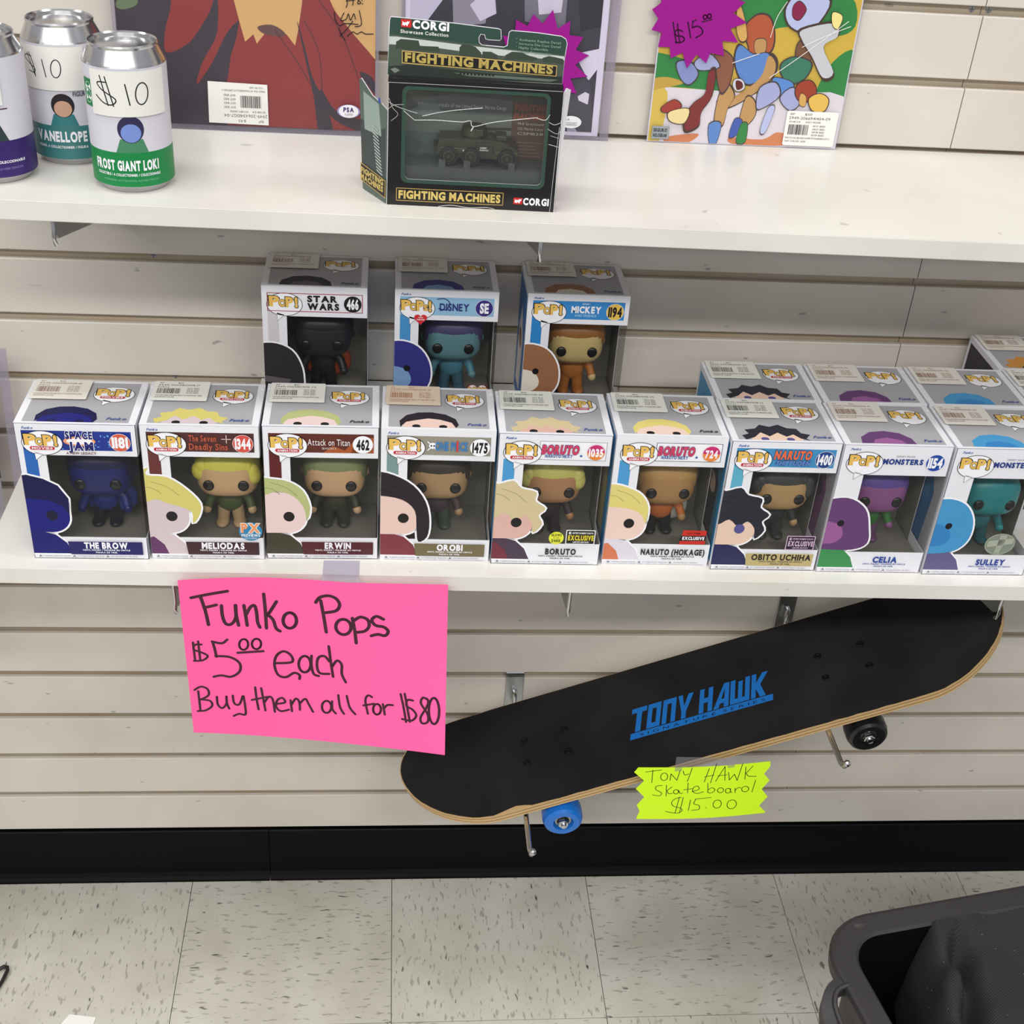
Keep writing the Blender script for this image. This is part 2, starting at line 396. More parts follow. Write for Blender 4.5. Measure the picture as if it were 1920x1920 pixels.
# floor tiles
fl = place('floor', None, kind='structure')
b = MB(); b.box(-2.2, 2.2, -3.2, .03, -.02, -.0035, mat('tile_joint', (90, 84, 74), 0.8)); b.obj('subfloor', fl)
def tile(mt):
    b = MB(); S = .3048; g = .0005
    b.box(g, S - g, g, S - g, -.0034, 0, mt); return b.mesh('tile')
TX, TY = tile(tile_x), tile(tile_y)
for i in range(-5, 6):
    for j in range(-1, 7):
        place('tile', TX if (i + j) % 2 == 0 else TY, fl, loc=(-.3192 + i * .3048, -.2695 - j * .3048 + 0.0, 0))

# ================================================================ SHELVES AND THEIR BRACKETS
def shelf(name, label, x0, x1, z, yl, yr, th):
    """front edge runs from (x0,yl) to (x1,yr)"""
    me = bpy.data.meshes.new(name); bm = bmesh.new(); nx = 60
    rr = random.Random(3); vs = []
    def yf(x): return yl + (yr - yl) * (x - x0) / (x1 - x0)
    P = [(x0, -.0008), (x1, -.0008), (x1, yf(x1)), (x0, yf(x0))]
    a = [bm.verts.new((x, y, z - th)) for x, y in P]; c = [bm.verts.new((x, y, z)) for x, y in P]
    bm.faces.new(a); bm.faces.new(c[::-1])
    for i in range(4): bm.faces.new((a[i], c[i], c[(i + 1) % 4], a[(i + 1) % 4]))
    bmesh.ops.recalc_face_normals(bm, faces=bm.faces[:])
    bmesh.ops.bevel(bm, geom=[e for e in bm.edges], offset=.0007, segments=2, affect='EDGES')
    bm.to_mesh(me); bm.free(); me.materials.append(shelf_m)
    return place(name, me, None, label, 'shelf')
ZU, ZL = 1.1715, 0.790
shelf('display_shelf', 'upper white shelf carrying drink cans, posters and the toy vehicle box', -.43, 1.3, ZU, -.2543, -.2925, .0190)
shelf('display_shelf', 'lower white shelf carrying the rows of figurine boxes', -.4466, 1.3, ZL, -.2866, -.3135, .0197)
def bracket(x, z, label, yt=-.2145, dr=0.0):
    b = MB(); t = .0016
    P = [(-.002, 0), (-.002, -.085 - dr), (-.030, -.085 - dr), (yt + .0095, -.036 - dr), (yt + .0025, -.030 - dr), (yt + .0005, 0)]
    b.prism(P, lambda y, zz: (-t, y, zz), lambda y, zz: (t, y, zz), steel)
    root = thing('shelf_bracket', label, 'shelf bracket', (x, 0, z))
    b.obj('blade', root)
    b = MB(); pts = [(yt, -.001), (yt - .001, -.012 - dr * .5), (yt + .0005, -.022 - dr), (yt - .002, -.030 - dr), (yt + .0025, -.040 - dr)]
    b.tube([(0, y, zz) for y, zz in pts], .0022, chrome, 8); b.obj('blade_tip', root, label='bent chrome tip')
    b = MB(); b.box(-.004, .004, -.002, .0110, -.088, .001, chrome, .0006); b.obj('wall_hook', root)
bracket(-.3455, ZU - .0192, 'chrome knife bracket under upper shelf below the drink cans')
bracket(.1135, ZU - .0192, 'chrome knife bracket under upper shelf above the back-row box numbered 1194')
bracket(-.2590, ZL - .0199, 'chrome shelf bracket behind the pink sign corner', -.252, .026)
bracket(.1736, ZL - .0199, 'chrome shelf bracket under lower shelf right of the pink sign', -.252, .026)
bracket(.6770, ZL - .0199, 'chrome shelf bracket in front of the skateboard upper end', -.252, .026)

# ================================================================ PEG HOOKS
def peg(x, z, slotz, label, ln):
    root = thing('peg_hook', label, 'hook', (x, 0, z))
    b = MB(); b.box(-.0125, .0125, -.0035, -.0015, -.052, slotz - z + .002, steel, .0006)
    b.box(-.0125, .0125, -.0035, .0045, slotz - z, slotz - z + .002, steel); b.box(-.0125, .0125, .003, .0045, slotz - z, slotz - z + .0045, steel)
    b.obj('backplate', root)
    b = MB(); P = [(0, -.006, .026), (0, -.010, .022), (0, -.011, .008), (0, -.013, .001), (0, -.020, 0)] + [(0, -y, 0) for y in (.08, ln - .012)] + [(.001, -ln + .003, .003), (.002, -ln, .009)]
    b.tube(P, .0034, chrome, 10); b.ball((.002, -ln, .010), (.0046,) * 3, chrome, 12, 8); b.obj('wire_arm', root)
peg(.1535, .3560, .4038, 'left peg hook carrying the low end of the skateboard', .292)
peg(.5225, .5080, .5562, 'right peg hook carrying the raised end of the skateboard', .296)

# ================================================================ SKATEBOARD
U = Vector((.9274, -.0100, .3739)).normalized(); W_ = Vector((-.0326, .9962, .0808)); W_ = (W_ - U * W_.dot(U)).normalized(); NN = U.cross(W_)
B0 = Vector((.151, -.238, .370))
SM = Matrix(((U.x, W_.x, NN.x, 0), (U.y, W_.y, NN.y, 0), (U.z, W_.z, NN.z, 0), (0, 0, 0, 1)))
org = B0 + U * .2425 + W_ * .1055
sk = thing('skateboard', 'black skateboard with blue lettering resting on two peg hooks', 'skateboard')
sk.matrix_world = Matrix.Translation(org) @ SM
s0, s1, HW = -.3985, .4085, .0920
def half(s):
    a = .135
    if s < s0 + a: t = (s0 + a - s) / a; return HW * max(0, 1 - t ** 2.3) ** (1 / 2.0)
    if s > s1 - a: t = (s - s1 + a) / a; return HW * max(0, 1 - t ** 2.3) ** (1 / 2.0)
    return HW
def lift(s, t):
    z = .0012 * t * t
    if s < -.285: z += .034 * ((-.285 - s) / .115) ** 1.5
    if s > .29: z += .034 * ((s - .29) / .115) ** 1.5
    return z
def deckgrid(inset, n=90, m=12, jit=0):
    ss = [s0 + inset + (s1 - s0 - 2 * inset) * (0.5 - 0.5 * math.cos(PI * i / n)) for i in range(n + 1)]; rr = random.Random(5); g = []
    for s in ss:
        hw = max(half(s0 + (s - s0 - inset) * (s1 - s0) / (s1 - s0 - 2 * inset)) - inset, 0.0004); j = rr.uniform(-jit, jit * .5); row = []
        chip = .006 * math.exp(-((s + .255) / .018) ** 2) if inset > 0 else 0
        for k in range(m + 1):
            t = -1 + 2 * k / m; wv = t * hw
            if k == 0: wv += chip - j
            row.append(Vector((s, wv, lift(s, wv / HW))))
        g.append(row)
    return g
def deckmesh(inset, z0, z1, top, layers, jit=0):
    b = MB(); g = deckgrid(inset, jit=jit); n, m = len(g), len(g[0])
    def grid(z, mt, flip):
        vs = [v + Vector((0, 0, z)) for r in g for v in r]; fs = [(i * m + k, (i + 1) * m + k, (i + 1) * m + k + 1, i * m + k + 1) for i in range(n - 1) for k in range(m - 1)]
        b.add(vs, [f[::-1] for f in fs] if flip else fs, mt, True)
    grid(z1, top, False); grid(z0, wood_c, True)
    loop = [g[i][0] for i in range(n)] + [g[n - 1][k] for k in range(1, m)] + [g[i][m - 1] for i in range(n - 2, -1, -1)] + [g[0][k] for k in range(m - 2, 0, -1)]
    q_ = len(loop)
    for i, mt in enumerate(layers):
        a = z0 + (z1 - z0) * i / len(layers); c = z0 + (z1 - z0) * (i + 1) / len(layers); o = .0004 if mt is wood_b else 0
        vs = [v + Vector((0, 0, a)) for v in loop] + [v + Vector((0, 0, c)) for v in loop]
        b.add(vs, [(k, (k + 1) % q_, q_ + (k + 1) % q_, q_ + k) for k in range(q_)], mt, True)
    return b
deckmesh(0, -.0115, -.0002, wood_a, [wood_a, wood_a, wood_b, wood_a, wood_a, wood_a, wood_b, wood_a]).obj('deck', sk)
deckmesh(.0014, -.0001, .0009, grip_m, [grip_m], .0007).obj('grip_tape', sk)
c = Canvas(lambda x, y, h: (x / 1000, y / 1000, lift(0, y / 1000 / HW) + .0009 + h))
BL = (28, 118, 205)
# block lettering, slanted, with a bar underneath
x0, x1, yb = -90, 101, -31
c.poly([(x0 - 1, yb), (x1, yb - 0), (x1 + 2, yb + 10), (x0 + 1.5, yb + 10)], BL)
c.text('SIGNATURE SERIES', x0 + 13, yb + 2.6, 168, 4.2, (20, 20, 22), .0, .2, track=.45)
X = x0 + 2
def blk(pts, X, w=18.6, h=39):
    c.poly([(X + p[0] * w + p[1] * h * .27, yb + 11.2 + p[1] * h) for p in pts], BL, False)
c.up()
K = [
 [[(-.1, 1), (-.1, .8), (.3, .8), (.3, 0), (.7, 0), (.7, .8), (1.05, .8), (1.05, 1)]],
 [[(0, 0), (1, 0), (1, 1), (0, 1)]],
 [[(0, 0), (.34, 0), (.34, .8), (.66, .8), (.66, 0), (1, 0), (1, 1), (0, 1)]],
 [[(.3, 0), (.65, 0), (.65, .28), (1.15, 1), (.75, 1), (.48, .52), (.3, 1), (-.02, 1), (.3, .28)]],
 None,
 [[(0, 0), (.34, 0), (.34, .4), (.66, .4), (.66, 0), (1, 0), (1, 1), (.66, 1), (.66, .6), (.34, .6), (.34, 1), (0, 1)]],
 [[(-.05, 0), (.32, 0), (.40, .18), (.68, .18), (.68, 0), (1.02, 0), (1.02, 1), (.62, 1)]],
 [[(0, 1), (0, 0), (1.45, 0), (1.45, 1), (1.1, 1), (1.1, .2), (.9, .2), (.9, .9), (.58, .9), (.58, .2), (.35, .2), (.35, 1)]],
 [[(0, 0), (.34, 0), (.34, .38), (.66, 0), (1.1, 0), (.66, .52), (1.2, 1), (.78, 1), (.34, .62), (.34, 1), (0, 1)]]]
WD = [18, 18, 18, 18, 9, 18, 19, 18, 18]; ADV = [20.8, 20.8, 20.8, 19.4, 10, 20.8, 21.2, 28.4, 20]
for kk, (pl, wd, ad) in enumerate(zip(K, WD, ADV)):
    if pl:
        for p in pl: blk(p, X, wd)
        if kk == 1: c.up(); c.poly([(X + p[0] * wd + p[1] * 39 * .27, yb + 11.2 + p[1] * 39) for p in [(.34, .2), (.66, .2), (.66, .8), (.34, .8)]], (28, 28, 30), False)
        if kk == 6: c.up(); c.poly([(X + p[0] * wd + p[1] * 39 * .27, yb + 11.2 + p[1] * 39) for p in [(.48, .36), (.70, .36), (.70, .78)]], (28, 28, 30), False)
    X += ad
c.obj('deck_logo', sk, label='blue block lettering with a bar below')
def cyl(p0, p1, r, mt, b, seg=24): b.tube([p0, p1], r, mt, seg)
for sc_, wc, wn in ((-.2045, (26, 112, 205), 'blue'), (.2005, (22, 22, 24), 'black')):
    b = MB(); b.box(sc_ - .030, sc_ + .034, -.020, .020, -.0165, -.0117, steel, .001)
    b.prism([(sc_ - .02, -.0165), (sc_ + .02, -.0165), (sc_ + .008, -.040), (sc_ - .008, -.040)], lambda x, z: (x, -.012, z), lambda x, z: (x, .012, z), steel)
    b.prism([(-.062, -.052), (-.062, -.042), (-.015, -.032), (.015, -.032), (.062, -.042), (.062, -.052)], lambda y, z: (sc_ - .008, y, z), lambda y, z: (sc_ + .008, y, z), steel)
    b.obj('truck', sk)
    b = MB(); b.tube([(sc_, -.098, -.047), (sc_, .098, -.047)], .0038, steel, 10); b.obj('axle', sk)
    for sg in (-1, 1):
        wm = mat('wheel_urethane_' + wn, wc, 0.28, spec=0.5)
        M = Matrix.Translation((sc_, sg * .0620, -.047)) @ Matrix.Rotation(-sg * PI / 2, 4, 'X')
        b = MB(); b.lathe([(.010, 0), (.0215, 0), (.0255, .004), (.0265, .009), (.0265, .022), (.0245, .0285), (.021, .0315), (.0135, .0315), (.0125, .026), (.0115, .026)], wm, 36, M)
        wh = b.obj('wheel', sk)
        b = MB(); b.lathe([(.0123, .0262), (.0105, .0275), (.0085, .0275), (.0085, .0262), (.0042, .0258)], steel, 28, M); b.lathe([(.0085, .0268), (.0044, .0268)], mat('bearing_shield', (30, 30, 32), .5), 24, M); b.obj('bearing', wh)
        b = MB(); b.lathe([(.0072, .0262), (.0072, .0330), (.0062, .0345), (.0036, .0345)], chrome, 6, M, False); b.lathe([(.0036, .0345), (.0036, .0375), (0, .0382)], chrome, 12, M); b.obj('axle_nut', wh)
    for dx in (-.027, .030):
        for dy in (-.0195, .0195):
            b = MB(); b.lathe([(0, .0007), (.0016, .0007), (.002, .0012), (.0042, .0013), (.0048, .0009), (.005, 0)], mat('bolt_black', (38, 37, 38), .35, .8), 14, Matrix.Translation((sc_ + dx, dy, .0012)))
            b.obj('bolt', sk)

# ================================================================ PINK SIGN
PK = mat('pink_card', (255, 98, 164), 0.6, spec=0.25)
SW, SH = 279.0, 214.0
def pinkfn(x, y, h):
    u, v = x / SW, 1 - y / SH
    X_ = -.2449 + .2789 * u + .0025 * v * (1 - u) + .003 * v * u
    Y_ = -.3000 - .004 * u - (.002 + .034 * u ** 1.5) * v ** 1.2 - .006 * max(0, .25 - u) * (1 - v)
    Z_ = .7870 + .0045 * math.sin(PI * min(u * 1.6, 1)) * (1 - v) - .001 * u - .2105 * v + (.0015 * u) * v
    nrm = Vector((.1 * v, -1, 0.1)).normalized(); return Vector((X_, Y_, Z_)) + nrm * h
sign = thing('price_sign', 'large bright pink handwritten sign taped to the lower shelf edge', 'sign')
b = MB(); n, m = 16, 12
for hh, fl_ in ((.0002, False), (-.0002, True)):
    vs = [pinkfn(SW * i / n, SH * j / m, hh) for i in range(n + 1) for j in range(m + 1)]
    fs = [(i * (m + 1) + j, (i + 1) * (m + 1) + j, (i + 1) * (m + 1) + j + 1, i * (m + 1) + j + 1) for i in range(n) for j in range(m)]
    b.add(vs, [f[::-1] for f in fs] if fl_ else fs, PK, True)
b.obj('card', sign)
Q = quad([(105, 140), (1852, 158), (1818, 1232), (213, 1125)], SW, SH)
c = Canvas(lambda x, y, h: pinkfn(x, y, .0002 + h), eps=.00008)
INK = mat('marker_ink', (62, 12, 38), 0.5)
def st(pts, wd, closed=False, sm=True): c.stroke([Q(*p) for p in pts], wd, INK, sm, closed)
def oval(cx, cy, rx, ry, wd): st([(cx + rx * math.cos(a * PI / 6 - 1.2), cy + ry * math.sin(a * PI / 6 - 1.2)) for a in range(12)], wd, True)
A_ = 3.7
for s in [[(185, 258), (290, 242), (400, 228)], [(238, 250), (262, 320), (278, 380), (290, 438)], [(262, 327), (335, 313)],
          [(365, 318), (372, 385), (392, 435), (425, 440), (452, 400), (450, 320)], [(448, 320), (455, 385), (470, 450)],
          [(500, 322), (512, 390), (522, 452)], [(516, 380), (540, 335), (565, 325), (578, 370), (585, 430), (600, 465)],
          [(620, 250), (632, 360), (640, 470)], [(700, 298), (668, 352), (642, 392)], [(648, 385), (680, 415), (700, 470), (725, 488)],
          [(980, 280), (1000, 380), (1018, 485)], [(948, 295), (975, 260), (1030, 246), (1080, 262), (1104, 302), (1080, 342), (1012, 358)],
          [(1188, 385), (1205, 470), (1215, 548)], [(1195, 405), (1240, 378), (1290, 395), (1300, 438), (1270, 470), (1215, 478)],
          [(1398, 392), (1350, 372), (1318, 398), (1345, 432), (1400, 442), (1430, 470), (1408, 498), (1360, 490), (1315, 500)]]: st(s, A_)
oval(785, 418, 42, 50, A_); oval(1130, 445, 50, 50, A_)
A_ = 2.9
for s in [[(250, 562), (212, 562), (206, 592), (250, 612), (288, 638), (258, 664), (208, 664)], [(200, 545), (215, 665)], [(230, 540), (245, 665)]]: st(s, 2.6)
for s in [[(402, 538), (370, 560), (312, 546)], [(316, 548), (330, 600), (340, 645)], [(334, 640), (420, 650), (478, 690), (480, 742), (430, 775), (370, 765), (325, 772)],
          [(466, 624), (622, 616)], [(700, 692), (800, 684), (795, 642), (750, 616), (706, 642), (692, 700), (715, 765), (765, 780), (815, 752), (850, 765), (850, 790)],
          [(925, 640), (925, 700), (940, 755), (972, 768)], [(1040, 672), (1008, 640), (970, 650), (960, 700), (978, 748), (1040, 752)],
          [(1035, 575), (1050, 680), (1065, 770)], [(1058, 705), (1090, 665), (1120, 690), (1122, 750), (1148, 802)]]: st(s, 3.1)
oval(502, 572, 27, 34, 2.6); oval(580, 570, 28, 33, 2.6); oval(882, 695, 38, 52, 3.1)
for s in [[(235, 860), (243, 925), (250, 985)], [(213, 852), (250, 832), (290, 850), (295, 890), (246, 916)], [(248, 914), (305, 925), (318, 958), (280, 985), (235, 988)],
          [(345, 900), (352, 950), (378, 974), (403, 945), (402, 900)], [(402, 900), (405, 940), (420, 978)],
          [(440, 895), (450, 945), (480, 952), (500, 900)], [(505, 900), (515, 960), (518, 1016), (480, 1012), (448, 1025)],
          [(575, 845), (585, 920), (598, 985)], [(555, 925), (650, 906)], [(612, 850), (626, 920), (640, 992)], [(632, 942), (660, 905), (684, 922), (698, 1000)],
          [(702, 950), (760, 940), (745, 912), (714, 925), (705, 965), (735, 995), (786, 985)], [(795, 925), (805, 995)], [(800, 955), (828, 915), (850, 935), (855, 985)],
          [(853, 945), (888, 915), (910, 948), (938, 996)], [(1060, 925), (1062, 975), (1085, 1002)], [(1100, 885), (1112, 960), (1138, 1003)], [(1155, 888), (1175, 960), (1212, 1003)],
          [(1322, 892), (1295, 882), (1278, 915), (1295, 998)], [(1265, 946), (1335, 934)], [(1395, 935), (1408, 1000)], [(1400, 965), (1425, 940), (1462, 940)],
          [(1515, 868), (1535, 950), (1552, 1042)], [(1543, 866), (1560, 950), (1578, 1040)], [(1600, 908), (1562, 905), (1556, 942), (1598, 965), (1622, 1000), (1590, 1032), (1525, 1024)],
          [(1702, 900), (1668, 888), (1655, 925), (1698, 985), (1702, 1035), (1662, 1046), (1652, 1010), (1692, 950), (1706, 912), (1694, 892)]]: st(s, 2.7)
oval(1025, 962, 30, 38, 2.7); oval(1356, 968, 26, 33, 2.7); oval(1745, 968, 36, 80, 2.9)
c.obj('handwriting', sign, label='thick dark marker handwriting')
b = MB(); P = [(0, -.268, .7903), (0, -.2965, .7903), (0, -.2975, .7885), (0, -.3005, .785), (0, -.3025, .775)]
for x0_ in (-.0972,):
    vs = []
    for p in P: vs += [(x0_, p[1], p[2]), (x0_ + .0383, p[1], p[2])]
    b.add(vs, [(2 * i, 2 * i + 1, 2 * i + 3, 2 * i + 2) for i in range(len(P) - 1)], tape_m)
b.obj('tape_strip', sign, label='clear tape strip')

# ================================================================ YELLOW TAG ON THE SKATEBOARD
YW = mat('neon_yellow_card', (214, 255, 40), 0.6, spec=0.25)
TW, TH = 164.0, 88.0
O_ = Vector((.2939, -.2460, .3742)); UX = Vector((.4587 - .2939, -.004, .3876 - .3742)); UX.normalize(); VY = Vector((-.10, .03, 1)); VY = (VY - UX * VY.dot(UX)).normalized(); NZ = UX.cross(VY)
def tagfn(x, y, h):
    return O_ + UX * (x / 1000) + VY * (y / 1000) + NZ * (h + .004 * math.sin(x / TW * PI))
tg = thing('price_tag', 'neon yellow zigzag-edged tag taped to the skateboard edge', 'tag')
zl = [(0, 88), (-5, 80), (8, 66), (-2, 52), (9, 38), (0, 24), (4, 14), (0, 0)]; zr = [(164, 2), (155, 14), (165, 28), (156, 42), (165, 56), (157, 68), (164, 80), (163, 90)]
zl = [(p[0] - 2, p[1]) for p in zl]
b = MB(); strips = 12
out = zl[::-1][::1]
lx = lambda y: next(a[0] + (b_[0] - a[0]) * (y - a[1]) / (b_[1] - a[1]) for a, b_ in zip(zl[::-1], zl[::-1][1:]) if a[1] <= y <= b_[1])
def rx(y):
    y = min(max(y, 2), 90); return next(a[0] + (b_[0] - a[0]) * (y - a[1]) / (b_[1] - a[1]) for a, b_ in zip(zr, zr[1:]) if a[1] <= y <= b_[1])
ys = sorted(set([p[1] for p in zl if p[1] <= 88] + [2, 14, 28, 42, 56, 68, 80]))
for hh in (.0002, -.0002):
    vs = []; 
    for y in ys:
        a, d = lx(y), rx(y)
        vs += [tagfn(a + (d - a) * i / strips, y, hh) for i in range(strips + 1)]
    k_ = strips + 1; fs = [(j * k_ + i, j * k_ + i + 1, (j + 1) * k_ + i + 1, (j + 1) * k_ + i) for j in range(len(ys) - 1) for i in range(strips)]
    b.add(vs, fs, YW)
b.obj('card', tg)
Q = quad([(265, 335), (1640, 235), (1655, 770), (310, 862)], TW, TH)
c = Canvas(lambda x, y, h: tagfn(x, y, .0002 + h), eps=.00008); GI = mat('pen_ink', (50, 72, 14), 0.5)
def st(pts, wd=1.0, closed=False): c.stroke([Q(*p) for p in pts], wd, GI, True, closed)
def oval(cx, cy, rx_, ry_, wd=1.0): st([(cx + rx_ * math.cos(a * PI / 6), cy + ry_ * math.sin(a * PI / 6)) for a in range(12)], wd, True)
for s in [[(330, 375), (490, 342)], [(400, 350), (405, 480)], [(590, 442), (592, 375)], [(592, 375), (662, 437)], [(662, 437), (682, 335)], [(715, 340), (735, 378), (775, 365)], [(805, 303), (772, 442)],
          [(985, 303), (950, 442)], [(1056, 250), (1018, 450)], [(945, 390), (1042, 370)], [(1150, 280), (1070, 432)], [(1150, 280), (1166, 422)], [(1085, 378), (1182, 366)],
          [(1195, 340), (1215, 420)], [(1215, 420), (1262, 360)], [(1262, 360), (1300, 425)], [(1300, 425), (1336, 250)], [(1375, 285), (1381, 412)], [(1450, 278), (1386, 352)], [(1386, 352), (1420, 382), (1502, 385)],
          [(518, 500), (462, 510), (455, 545), (520, 578), (500, 608), (430, 603)], [(560, 495), (572, 607)], [(620, 508), (574, 548)], [(574, 548), (592, 578), (632, 574)], [(694, 538), (712, 568), (738, 565)],
          [(782, 460), (791, 562)], [(745, 532), (832, 515)], [(836, 545), (905, 520), (885, 486), (848, 502), (842, 542), (888, 562), (955, 543)], [(990, 455), (1000, 520), (1005, 550), (1050, 550), (1075, 520), (1040, 500), (1005, 522)],
          [(1242, 508), (1244, 540), (1262, 548)], [(1290, 505), (1296, 552)], [(1292, 530), (1318, 502), (1352, 502)], [(1500, 425), (1478, 550)],
          [(730, 608), (665, 630), (638, 672), (665, 705), (740, 722), (755, 750), (700, 775), (590, 764)], [(712, 608), (688, 772)], [(752, 608), (734, 772)], [(831, 630), (824, 740)],
          [(880, 622), (1045, 600)], [(884, 628), (872, 670), (928, 686), (932, 725), (855, 738)], [(1003, 704), (1008, 708)]]: st(s)
oval(525, 410, 36, 38); oval(668, 556, 26, 22); oval(1135, 525, 32, 25); oval(1216, 530, 28, 24); oval(1400, 515, 38, 28); oval(1120, 668, 44, 42); oval(1277, 672, 50, 46)
c.obj('handwriting', tg, label='thin dark pen handwriting')
b = MB(); b.add([tagfn(43, 82, .0006), tagfn(118, 84, .0006), tagfn(118, 100, .0006), tagfn(44, 106, .0006)], [(0, 1, 2, 3)], tape_m); b.obj('tape_strip', tg, label='clear tape strip')

# ================================================================ FIGURINE BOXES
BW, BH, BD = 116.0, 161.0, 89.5
GOLD, BLK, WHT, RED = (226, 184, 92), (22, 20, 22), (240, 240, 246), (186, 40, 52)
def bubble(c, cx, cy, rx, ry, sub=None, plural=False, flat=1.0):
    c.up(); E_ = ell(cx, cy, rx, ry, 32); tail = [(cx - rx * .45, cy - ry * .75), (cx - rx * .42, cy - ry * 1.45), (cx - rx * .02, cy - ry * .93)]
    c.poly(grow(tail, .65), BLK); c.poly(grow(E_, .65), BLK, False); c.up(); c.poly(tail, WHT, False); c.poly(E_, WHT, False)
    s = rx / 20.2; k = ry / 12.8
    k = k * .86; cy = cy + 1.2 * k
    word = [('P', -17.6, -3.8, 12.0, 12.6), ('O', -6.6, -4.0, 8.4, 8.4), ('P', 1.4, -4.4, 9.0, 12.2), ('!', 12.0, -4.6, 3.6, 12.4)]
    if plural: word = [('P', -18.5, -3.8, 11.5, 12.5), ('O', -8.3, -4.0, 8.0, 8.6), ('P', -.8, -4.4, 8.6, 12.6), ('S', 7.6, -4.6, 5.2, 7.6), ('!', 13.4, -4.8, 3.4, 13.0)]
    for ch, x, y, wd, ht in word:
        c.text(ch, cx + x * s, cy + (y + .6) * k, wd * s, ht * k, GOLD, .05, shear=-.04, outline=BLK)
    if sub:
        c.up(); c.poly(rrect(cx - 13 * s, cy - 9.6 * k, cx + 12 * s, cy - 5.2 * k, 2 * k), RED); c.text(sub, cx - 11 * s, cy - 8.7 * k, 21 * s, 2.6 * k, WHT, .028)
HAIRS = {
 'part': [(-24, 60), (-24, 82), (-10, 94), (6, 93), (22, 90), (35, 80), (41, 62), (38, 48), (35, 62), (26, 74), (12, 79), (-2, 74), (-12, 68)],
 'wavy': [(-24, 62), (-24, 84), (-8, 96), (4, 104), (2, 96), (20, 94), (36, 82), (48, 66), (46, 52), (40, 44), (40, 56), (30, 62), (18, 66), (8, 70), (-6, 64)],
 'crop': [(-24, 66), (-24, 84), (-10, 93), (4, 95), (18, 91), (30, 84), (38, 70), (37, 52), (32, 62), (20, 68), (0, 70), (-12, 70)],
 'messy': [(-24, 56), (-24, 86), (-6, 98), (2, 94), (16, 98), (24, 90), (38, 86), (38, 76), (48, 68), (42, 60), (46, 50), (38, 40), (36, 52), (28, 60), (20, 54), (10, 62), (0, 56), (-10, 60)],
 'long': [(-24, 70), (-24, 92), (-6, 102), (12, 99), (30, 88), (42, 70), (46, 48), (44, 30), (36, 24), (34, 40), (32, 60), (20, 72), (0, 76), (-12, 74)],
}
def portrait(c, d):
    """plain doll-like head and shoulders cut by the left box edge"""
    hs, he, bd = d['skin'], d['hair'], d['body']; sty = d['style']
    head = rrect(-26, 33, 37, 78, 17, 7); body = [(-12, 6.5), (-12, 33), (10, 34), (22, 30), (31, 20), (36, 6.5)]
    if sty == 'bean': head = smooth([(-20, 30), (-22, 60), (-16, 84), (4, 92), (24, 86), (36, 68), (37, 46), (26, 32), (4, 28)], 4, True); hair = []
    elif sty == 'helmet': head = smooth([(-20, 8), (-22, 60), (-14, 80), (8, 86), (28, 78), (38, 58), (40, 34), (44, 18), (36, 8)], 4, True); hair = []
    elif sty == 'hood': head = smooth([(-20, 34), (-22, 66), (-10, 84), (14, 90), (34, 78), (42, 56), (44, 38), (30, 30), (4, 30)], 4, True); hair = []
    elif sty == 'bald': hair = HAIRS['crop']
    else: hair = smooth(HAIRS[sty], 3, True)
    sc2 = lambda P: [(p[0] * 1.12, 33 + (p[1] - 33) * 1.11 if p[1] > 33 else p[1]) for p in P]
    head, body, hair = sc2(head), [(p[0] * 1.12, p[1]) for p in body], sc2(hair)
    c.up()
    for s in (head, body, hair):
        if s: c.poly(grow(s, 2.0), WHT, False)
    c.up(); c.poly(body, bd, False)
    if d.get('body2'): c.up(); c.poly([(-12, 6.5), (-12, 24), (4, 28), (14, 18), (18, 6.5)], d['body2'], False)
    c.up(); c.poly(head, hs, False)
    if hair: c.up(); c.poly(hair, he, False)
    if hair and sty != 'bald':
        dk = tuple(int(v * .82) for v in he); c.up()
        for a in ((-4, 84, 14, 76), (6, 90, 30, 74), (-14, 84, -8, 70)): c.stroke([(a[0] * 1.1, a[1] + 5), ((a[0] + a[2]) / 2 * 1.1 + 2, (a[1] + a[3]) / 2 + 7), (a[2] * 1.1, a[3] + 5)], .7, dk)
    if sty in ('bean', 'hood'):
        c.up(); c.poly(smooth([(-14, 40), (-16, 56), (-4, 66), (14, 62), (20, 48), (10, 38)], 4, True), he, False)
    if sty == 'helmet': c.up(); c.poly([(-10, 52), (30, 46), (26, 40), (-10, 44)], he, False)
    elif sty != 'bean' and sty != 'hood':
        c.up(); c.poly(ell(24, 53.5, 5.7, 6.0), d.get('eye', (26, 24, 26)), False)
    else:
        c.up(); c.poly(ell(15, 64, 3.8, 4.0), (26, 24, 30), False)
